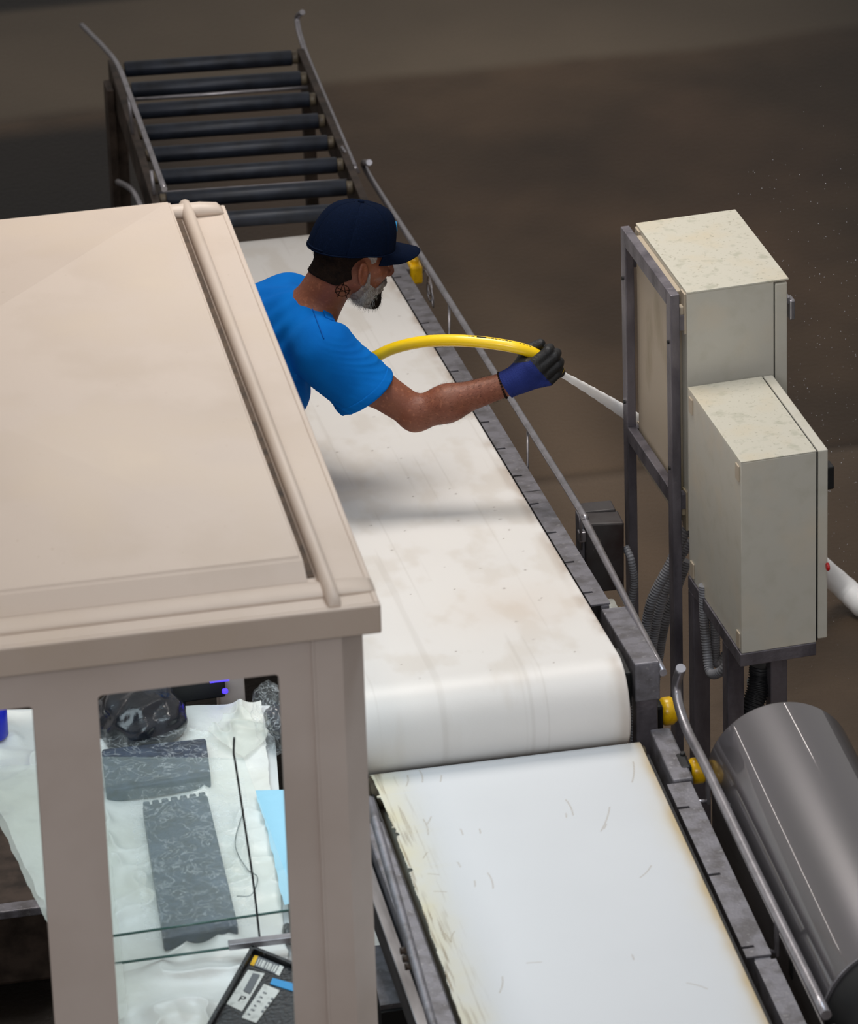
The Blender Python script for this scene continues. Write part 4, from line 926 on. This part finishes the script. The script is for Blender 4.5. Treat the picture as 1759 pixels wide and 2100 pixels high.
# shirt
so_c = nv(P(749, 812, Y=-.22)); hemv = nv(P(802, 777, Y=-.25))-nv(P(684, 842, Y=-.19)); so_c = (nv(P(802, 777, Y=-.25))+nv(P(684, 842, Y=-.19)))/2
sn = np.cross(hemv, -nv(fw)+.40*ua); sn /= np.linalg.norm(sn); sn = sn*np.sign(sn@ua)
def shirt_sdf(p):
    q = (p-HIP)@TR; s = q.copy(); s[:, 1] *= .74
    d = rcone(s, (-.002, 0, -.02), (.010, 0, .36), .120, .124)
    d = smin(d, rcone(p, NB-u_*.055-n_f*.012, SR-nv((0, -.02, 0)), .064, .068), .06)
    d = smin(d, rcone(p, NB-u_*.055-n_f*.012, SL, .062, .066), .06)
    sl = rcone(p, SR+nv((.004, 0, -.004)), so_c+ua*.06, .073, .084); d = smin(d, sl, .045)
    d = smin(d, ellip(p, nv(P(556, 655, Y=.09)), (.10, .13, .085)), .05); ua2 = SL+(EL-SL)*.62; d = smin(d, rcone(p, SL, ua2, .070, .070), .045)
    # folds fanning from the armpit along the sleeve and across the back
    w = p-(SR+nv((0, -.02, -.10))); 
    t1 = (w@ua); ang = w@np.cross(ua, nv((0, -1, 0)))
    m_ = np.exp(-((t1-.05)/.12)**2); fo = ang*(230-500*t1)+3*np.sin(t1*17)+1.2*np.sin(p[:, 1]*30); d = d+.0042*(np.abs(np.sin(fo))**.7-.6)*m_*(.5+.7*np.sin(p[:, 0]*23+p[:, 2]*41))*np.clip(.6+.5*np.sin(ang*40+2), .1, 1)
    w3 = p-NB; r3 = np.linalg.norm(w3, axis=1); a3 = np.arctan2(w3@l_, w3@n_f); d = d+.0022*np.sin(a3*13+r3*30)*np.exp(-((r3-.14)/.06)**2)
    k2 = q[:, 2]*60+q[:, 0]*30+3*np.sin(q[:, 1]*16+q[:, 2]*7); d = d+.0042*(np.abs(np.sin(k2))**.7-.6)*np.clip(.45+.9*np.sin(q[:, 1]*21+q[:, 2]*13)*np.cos(q[:, 0]*17-q[:, 2]*9), 0, 1.2)*np.exp(-((q[:, 2]-.18)/.17)**2)
    d = d+.002*np.sin(q[:, 1]*38+q[:, 2]*20+2*np.sin(q[:, 0]*30))
    # sleeve opening
    pl = (p-so_c)@sn; near_s = np.linalg.norm(p-so_c, axis=1)-.15
    cut = np.maximum(pl, near_s); d = np.where(near_s < 0, smax(d, pl, .006), d)
    hol = np.maximum(rcone(p, SR, so_c+ua*.09, .054, .070), -(pl+.03)); d = smax(d, -hol, .004)
    # collar opening
    nk0 = NB+u_*.022+n_f*.02; nn0 = u_*.86+n_f*.5; nn0 = nn0/np.linalg.norm(nn0)
    pc_ = (p-nk0)@nn0; d = smax(d, np.where(np.linalg.norm(p-nk0, axis=1) < .15, pc_, -1), .01)
    d = np.maximum(d, -(((p-HIP)@u_)+.10))
    return d
V, Q = surf(shirt_sdf, (-1.1, -.42, .78), (.02, .42, 1.46), .0044)
# left sleeve end: keep
shirt = mesh_np('shirt', V, Q, 'shirt', man, label='bright blue short-sleeved T-shirt')
def project(f, p, off=.0, it=6):
    p = nv(p).reshape(-1, 3).copy()
    for _ in range(it):
        d0 = f(p); e = .002; g = np.stack([f(p+np.eye(3, dtype=np.float32)[i]*e)-d0 for i in range(3)], 1)/e
        p = p-((d0-off)/((g*g).sum(1)+1e-6))[:, None]*g
    return p
def hit(f, px, py, off=0., y0=-.55):
    """first point of the surface on the line of sight, then kept at distance off"""
    o_ = nv(P(px, py, Y=y0)); d_ = nv(ray(px, py)); d_ /= np.linalg.norm(d_); t = 0.
    for _ in range(80):
        v = float(f((o_+d_*t)[None])[0]); t += max(v, .0004)*.8
        if v < .0006 or t > 1.3: break
    return Vector(project(f, o_+d_*t, off)[0])
# sleeve seam, sleeve hem, collar ribbing
b = B(); b.tube([hit(shirt_sdf, *p, off=.0008) for p in [(632+32*t, 612+83*t) for t in np.linspace(0, 1, 24)]], .0014, 6); b.build('shoulder_seam', 'seam', shirt)
nk0 = NB+u_*.022+n_f*.02; nn0 = u_*.86+n_f*.5; nn0 = nn0/np.linalg.norm(nn0)
def collar_sdf(p):
    t = (p-nk0)@nn0; return np.maximum.reduce([shirt_sdf(p)-.0042, -(t+.017), t-.0015, np.linalg.norm(p-nk0, axis=1)-.13])
V, Q = surf(collar_sdf, nk0-.15, nk0+.15, .0032); mesh_np('collar', V, Q, 'shirt', shirt)
def hem_sdf(p):
    t = (p-so_c)@sn; return np.maximum.reduce([shirt_sdf(p)-.0012, -(t+.020), t-.001, np.linalg.norm(p-so_c, axis=1)-.13])
V, Q = surf(hem_sdf, so_c-.14, so_c+.14, .0032); mesh_np('sleeve_hem', V, Q, 'shirt', shirt)
# trousers and boots
def trouser_sdf(p):
    d = ellip((p-HIP)@TR, (-.012, 0, -.03), (.128, .178, .125))
    for sgn in (-1, 1):
        hp_ = HIP+nv((-.02, .09*sgn, -.06)); kn = nv((-.84+.02*sgn, .12*sgn, .50)); an_ = nv((-.90, .13*sgn, .09))
        d = smin(d, rcone(p, hp_, kn, .100, .074), .05); d = smin(d, rcone(p, kn, an_, .072, .062), .03)
    d = d+.003*np.sin(p[:, 2]*60+4*np.sin(p[:, 1]*20)); return np.maximum(d, .07-p[:, 2])
V, Q = surf(trouser_sdf, (-1.1, -.32, .04), (-.5, .32, 1.08), .009); mesh_np('trousers', V, Q, 'trouser', man)
for sgn in (-1, 1):
    an_ = nv((-.90, .13*sgn, .09)); to_ = nv((-.73, .15*sgn, .04))
    f_ = lambda p: np.maximum(smin(rcone(p, an_+nv((0, 0, .06)), an_-nv((.01, 0, .03)), .05, .05), rcone(p, an_-nv((.02, 0, .045)), to_, .045, .042), .03), -p[:, 2])
    V, Q = surf(f_, (-1.02, -.02+.13*sgn-.1, -.01), (-.64, .13*sgn+.14, .24), .008); mesh_np('boot', V, Q, 'boot', man)
# eyes
for sgn in (-1, 1):
    bm = bmesh.new(); bmesh.ops.create_uvsphere(bm, u_segments=16, v_segments=10, radius=.0115); bmesh.ops.translate(bm, verts=bm.verts, vec=Vector(H(.078, .030*sgn, .012)))
    for f in bm.faces:
        f.smooth = True; f.material_index = 1 if (Vector(f.calc_center_median())-Vector(H(.078, .030*sgn, .012))).normalized().dot(Vector(HF)) > .88 else 0
    me = bpy.data.meshes.new('eye'); bm.to_mesh(me); bm.free(); me.materials.append(M['tooth']); me.materials.append(M['hairdark']); link('eye', me, man)
# beard and hair: shells that follow the head, with strands
def noise3(p, s, seed):
    rg = np.random.default_rng(seed); o_ = np.zeros(len(p), np.float32)
    for _ in range(6): w_ = rg.normal(size=3)*s; o_ += np.sin(p@nv(w_)+rg.random()*6)
    return o_/6
def beard_sdf(p):
    q = (p-HC)@HR3; s = np.abs(q[:, 1]); d = head_sdf(p)-.0038-.0018*noise3(p, 500, 3)
    up = q[:, 2]-np.interp(q[:, 0], [-.02, .006, .022, .05, .075, .1], [.03, .030, -.036, -.050, -.038, -.036])
    back = .006-q[:, 0]+.15*q[:, 2]; 
    mouth = -(np.linalg.norm(np.stack([(q[:, 0]-.095)*1.0, s*.8, (q[:, 2]+.055)*1.6], 1), axis=1)-.017)
    under = -(q[:, 2]+.108)
    earx = .024-np.linalg.norm(np.stack([q[:, 0]+.010, np.clip(.070-s, 0, 1), (q[:, 2]+.002)*.72], 1), axis=1)
    return np.maximum.reduce([d, up, back, mouth, under*1.0, earx])
V, Q = surf(beard_sdf, HC-.16, HC+.16, .0032, 1)
qv = (V-HC)@HR3; fc = V[Q].mean(1); qf = (fc-HC)@HR3
beard = mesh_np('beard', V, Q, ['hairgrey', 'hairdark'], man, mi=((qf[:, 0] > .052) & (qf[:, 2] < -.066)).astype(int), label='grey beard, darker at the chin')
def hair_sdf(p):
    q = (p-HC)@HR3; base = smin(head_sdf(p), rcone(p, NB-u_*.02, H(-.040, 0, -.035), .062, .055), .02)
    d = base-.0045-.002*noise3(p, 450, 8)
    earx = .025-np.linalg.norm(np.stack([q[:, 0]+.010, np.clip(.070-np.abs(q[:, 1]), 0, 1), (q[:, 2]+.002)*.72], 1), axis=1)
    lowz = np.interp(q[:, 0], [-.12, -.06, -.03, 0, .02], [-.040, -.052, -.030, .012, .02])
    return np.maximum.reduce([d, earx, lowz-q[:, 2], q[:, 0]-.022, q[:, 2]-.06, .045-np.abs(q[:, 1])-(q[:, 0] < -.05)*1.0])
V, Q = surf(hair_sdf, HC-.16, HC+.16, .0035, 1); fc = V[Q].mean(1); qf = (fc-HC)@HR3
hair = mesh_np('hair', V, Q, ['hairdark', 'hairgrey'], man, mi=(qf[:, 0] > -.008).astype(int), label='short dark hair below the cap')
def strands(name, f, region, n, L, mt, parent, seed, down=.6):
    rg = np.random.default_rng(seed); pts = HC+HR3@np.zeros(3)+rg.uniform(-.13, .13, (n*14, 3)); q = (pts-HC)@HR3
    pts = project(f, pts, 0, 8); q = (pts-HC)@HR3; ok = region(q); pts = pts[ok][:n]; V = []; F = []
    e = .002; d0 = f(nv(pts)); g = np.stack([f(nv(pts)+np.eye(3, dtype=np.float32)[i]*e)-d0 for i in range(3)], 1); g /= np.linalg.norm(g, axis=1)[:, None]+1e-6
    for p, n_ in zip(pts, g):
        d = n_*.7-HU*down+rg.normal(size=3)*.25; d /= np.linalg.norm(d); l = L*rg.uniform(.5, 1.2); s = np.cross(d, rg.normal(size=3)); s /= np.linalg.norm(s); s2 = np.cross(d, s); r_ = .00045
        k = len(V); p = p-n_*.001; V += [p+s*r_, p-s*r_*.5+s2*r_, p-s*r_*.5-s2*r_, p+d*l-HU*l*.3]; F += [(k, k+1, k+3), (k+1, k+2, k+3), (k+2, k, k+3)]
    return mesh_np(name, V, F, mt, parent, kind='stuff')
strands('beard_strands', head_sdf, lambda q: (q[:, 0] > .014) & (q[:, 0] < .06) & (q[:, 2] < .02) & (q[:, 2] < np.interp(q[:, 0], [0, .010, .024, .055], [.02, .02, -.038, -.052])) & (q[:, 2] > -.104), 1600, .014, 'label', beard, 2)
strands('chin_strands', head_sdf, lambda q: (q[:, 0] > .05) & (q[:, 2] < -.062) & (q[:, 2] > -.12), 700, .014, 'hairdark', beard, 4)
strands('hair_strands', head_sdf, lambda q: (q[:, 0] < -.036) & (q[:, 2] < .03) & (q[:, 2] > -.04), 1200, .010, 'hairdark', hair, 6)
# neck tattoo: ringed letter drawn in ink on the skin
tc_ = [(702+14*cos(a), 596+12*sin(a)) for a in np.linspace(0, 2*pi, 25)]
b = B(); b.tube([hit(body_sdf, *p, off=.0001) for p in tc_], .0010, 6)
for a, c in (((692, 609), (704, 581)), ((704, 581), (711, 611)), ((686, 599), (719, 595)), ((688, 588), (716, 603))):
    b.tube([hit(body_sdf, a[0]+(c[0]-a[0])*t, a[1]+(c[1]-a[1])*t, off=.0001) for t in np.linspace(0, 1, 6)], .0010, 6)
b.build('tattoo', 'hairdark', body, label='dark ringed line tattoo on the neck')
# cap
def build_cap():
    cap = bpy.data.objects.new('cap', None); COL.objects.link(cap); cap.parent = man; cap.matrix_parent_inverse = man.matrix_world.inverted(); cap['label'] = 'navy baseball cap with curved peak'
    nu, nv_ = 144, 40; V = []; cz0 = .040
    tilt = radians(4)
    def crown(a, t):
        # a azimuth (0 = front), t 0 rim .. 1 top
        rx_ = .112 if cos(a) > 0 else .108; ry_ = .090
        e = t*pi/2; fr = max(0, cos(a))**2
        rr = cos(e)**(.62-.14*fr); zz = sin(e)**1.05
        x = -.014+rx_*cos(a)*rr; y = ry_*sin(a)*rr; z = cz0+.108*zz - .020*(1-t)*max(0, -cos(a)) + .006*fr*(1-t)
        # panel seams
        k = abs(((a/(pi/3)) % 1)-.0); k = min(k, 1-k)*pi/3*rr
        g = math.exp(-(k/.045)**2)*.0022*(1-t**6)
        # front panel fold
        x -= g*cos(a); y -= g*sin(a); z -= g*.5*t
        x += .004*sin(3*a+4*t)*t*(1-t)
        return x*1.0, y, z
    for i in range(nu):
        a = 2*pi*i/nu
        for j in range(nv_): V.append(H(*crown(a, j/(nv_-1))))
    F = [(i*nv_+j, ((i+1) % nu)*nv_+j, ((i+1) % nu)*nv_+j+1, i*nv_+j+1) for i in range(nu) for j in range(nv_-1)]
    o = mesh_np('crown', V, F, 'cap', cap); md = o.modifiers.new('t', 'SOLIDIFY'); md.thickness = .003; md.offset = -1
    b = B()
    for k in range(6): 
        a = k*pi/3; b.tube([H(*[c*1.0 for c in crown(a, t)]) for t in np.linspace(.02, .97, 14)], .0011, 6)
    b.build('crown_seam', 'cap', o)
    top = crown(0, 1); b = B(); b.cyl(H(top[0], top[1], top[2]-.002), H(top[0], top[1], top[2]+.005), .0075, 14, .002); b.build('button', 'cap', cap)
    # peak
    nu2, nv2 = 41, 18; V = []; am = radians(66)
    for i in range(nu2):
        a = -am+2*am*i/(nu2-1); x0, y0, z0 = crown(a, 0.02)
        for j in range(nv2):
            t = j/(nv2-1); ext = .078*(max(0, 1-(a/am)**2))**.55
            x = x0+ext*t; y = y0*(1-.10*t); yn = y/.085
            z = z0+.002*t-.034*(yn**2)*(t**.8)-.006*t*t
            V.append(H(x, y, z))
    o = mesh_np('peak', V, gridfaces(nu2, nv2), 'cap', cap); md = o.modifiers.new('t', 'SOLIDIFY'); md.thickness = .004; md.offset = 0
    # rim band and back strap
    b = B(); b.tube([H(*crown(2*pi*i/72, 0.0)) for i in range(73)], .0022, 6); b.build('sweatband', 'cap', cap)
    b = B(); b.tube([H(*[c for c in (crown(a, .03)[0]+.001, crown(a, .03)[1], crown(a, .03)[2]+.001)]) for a in np.linspace(pi-.45, pi+.45, 10)], .0030, 8); b.build('back_strap', 'cap', cap)
    # small pale emblem on the front panel
    b = B()
    for (a0, t0, a1, t1) in ((-.34, .30, -.30, .46), (-.30, .46, -.25, .32), (-.25, .32, -.20, .44), (-.20, .44, -.15, .30)):
        p0 = Vector(H(*crown(a0, t0))); p1 = Vector(H(*crown(a1, t1))); off = Vector(HF)*.001; b.tube([p0+off, p1+off], .0016, 6)
    b.build('emblem', 'bluelabel', cap, label='small pale blue emblem')
build_cap()
# glove
cuff0 = nv(P(1037, 789, Y=-.30))
def glove_sdf(p):
    d = hand_sdf(p, .0022)
    ax = HR-WR; ax /= np.linalg.norm(ax); t = (p-cuff0)@ax
    c = rcone(p, cuff0+nv((0, 0, 0)), nv(P(1066, 775, Y=-.303)), .0345, .030)
    c = c+.0009*np.sin(t*900)
    d = smin(d, c, .01); d = np.maximum(d, -(t+.002)); return d
V, Q = surf(glove_sdf, nv(P(1095, 750, Y=-.30))-nv((.12, .10, .12)), nv(P(1095, 750, Y=-.30))+nv((.12, .12, .12)), .0024)
fc = V[Q].mean(1)
k0, k3 = nv(hand_k[0]), nv(hand_k[3]); km = (k0+k3)/2; fdir = (nv(hand_p[1])-nv(hand_k[1])); fdir /= np.linalg.norm(fdir)
blk_ = ((fc-km)@fdir > -.004) | ((fc[:, 1] > -.285) & (((fc-WR)@(HR-WR))/np.linalg.norm(HR-WR) > .03)) | ((fc-nv(P(1070, 748, Y=-.3)))@nv((-.2, .3, .9)) > .008)
glove = mesh_np('glove', V, Q, ['glove', 'glove_black'], man, mi=blk_.astype(int), label='blue knit work glove with black dipped fingers')
b = B()
for k in range(26):
    a = 2*pi*k/26; ax = Vector(fa_); e1 = ax.orthogonal().normalized(); e2 = ax.cross(e1); c = Vector(WR)-ax*.016+(e1*cos(a)+e2*sin(a))*.0315
    bm2 = bmesh.ops.create_icosphere(b.bm, subdivisions=1, radius=.0034); bmesh.ops.translate(b.bm, verts=bm2['verts'], vec=c)
b.build('bracelet', 'hairdark', man, label='dark beaded bracelet at the wrist')
# forearm hair
rg = np.random.default_rng(9); V = []; F = []
for _ in range(900):
    t = rg.uniform(.05, .9); c = ER*(1-t)+WR*t; dirn = rg.normal(size=3); dirn -= fa_*(dirn@fa_); dirn /= np.linalg.norm(dirn); p = project(body_sdf, nv(c+dirn*.045), 0, 3)[0]
    d = dirn*.6+fa_*.7+rg.normal(size=3)*.25; d /= np.linalg.norm(d); s = np.cross(d, dirn); s /= np.linalg.norm(s); k = len(V); l = rg.uniform(.006, .012)
    V += [p+s*.0002, p-s*.0002, p+dirn*.0003, p+d*l]; F += [(k, k+1, k+3), (k+1, k+2, k+3), (k+2, k, k+3)]
mesh_np('arm_hair', V, F, 'hairdark', body, kind='stuff')

# ------------------------------------------------------------------ hose and water
hp = [P(1148, 764, Y=-.292), P(1120, 742, Y=-.292), P(1088, 722, Y=-.292), P(1050, 711, Y=-.285), P(990, 702, Y=-.26), P(930, 698, Y=-.23), P(865, 701, Y=-.19), P(805, 715, Y=-.14), P(757, 737, Y=-.10),
      Vector(HL)+Vector((.03, -.005, .018)), Vector(HL)+Vector((-.06, .012, -.036)), P(604, 782, Y=.16), P(520, 850, Y=.32), (-.74, .5, .6), (-.80, .7, .15), (-.90, 1.0, .016), (-1.1, 1.6, .016)]
hose = thing('water_hose', 'bright yellow water hose arching from under the sleeve to the gloved hand', 'hose', (-.7, .5, 0))
path = smooth_path(hp, 10)
b = B(); b.tube(path, .0145, 20); ho = b.build('hose_tube', 'hose', hose)
# worn print along the top of the hose
rows = [(960, 965), (967, 973), (978, 997)] + [(1000+7*k, 1005+7*k) for k in range(7)] + [(1062+6*k, 1065+6*k) for k in range(4)]
def to_px(v):
    d = v-CAM; k = d.dot(fw); return 879.5+FPX*d.dot(RT)/k
hpx = [(to_px(q), k) for k, q in enumerate(path)]
def on_hose(xx, lift):
    for (x1, k) in hpx[:60]:
        if x1 <= xx:
            t = (xx-x1)/(hpx[k-1][0]-x1+1e-9); c = path[k].lerp(path[k-1], t); tg = (path[k-1]-path[k]).normalized()
            n_ = (UP*.80-fw*.60); n_ = (n_-tg*n_.dot(tg)).normalized(); return c+n_*lift
for (xa_, xb2) in rows:
    b = B(); b.tube([on_hose(xx, .0140) for xx in np.linspace(xa_, xb2, 4)], .0022 if xb2-xa_ > 12 else .0013, 6); b.build('print_mark', 'ink', ho)
b = B(); d_ = (P(1150, 765, Y=-.292)-P(1120, 742, Y=-.292)).normalized(); q = P(1146, 762, Y=-.292)
b.tube([q-d_*.02, q, q+d_*.012], [.0155, .0155, .010], 16); b.build('nozzle', 'black', hose)
jt = [P(1150, 766, Y=-.292), P(1225, 810, Y=-.15), P(1299, 857, Y=-.015), P(1420, 940, Y=.19), P(1560, 1055, Y=.42), P(1705, 1182, Y=.62), P(1775, 1245, Z=.03)]
jp = smooth_path(jt, 14); n = len(jp)
rs = [.0075+.028*(i/n)+.0006*math.sin(i*1.7) for i in range(n)]
last = jp[-1]
jet = thing('water_jet', 'straight white jet of water shooting from the hose past the cabinets', 'water jet', jp[0])
b = B(); b.tube(jp, rs, 20); b.build('stream', 'water', jet)
V = []; F = []
rg = np.random.default_rng(12)
for _ in range(700):
    c = np.array((rg.uniform(.78, 1.3), rg.uniform(.0, .9), rg.uniform(.2, 1.3)))+rg.normal(size=3)*.1; r_ = rg.uniform(.0004, .0010); k = len(V)
    if c[0] < .76: continue
    V += [c+np.array(v)*r_ for v in ((1, 0, 0), (-1, 0, 0), (0, 1, 0), (0, -1, 0), (0, 0, 1.6), (0, 0, -1.6))]
    F += [(k, k+2, k+4), (k+2, k+1, k+4), (k+1, k+3, k+4), (k+3, k, k+4), (k+2, k, k+5), (k+1, k+2, k+5), (k+3, k+1, k+5), (k, k+3, k+5)]
mesh_np('spray_droplets', V, F, 'spray', jet, kind='stuff')
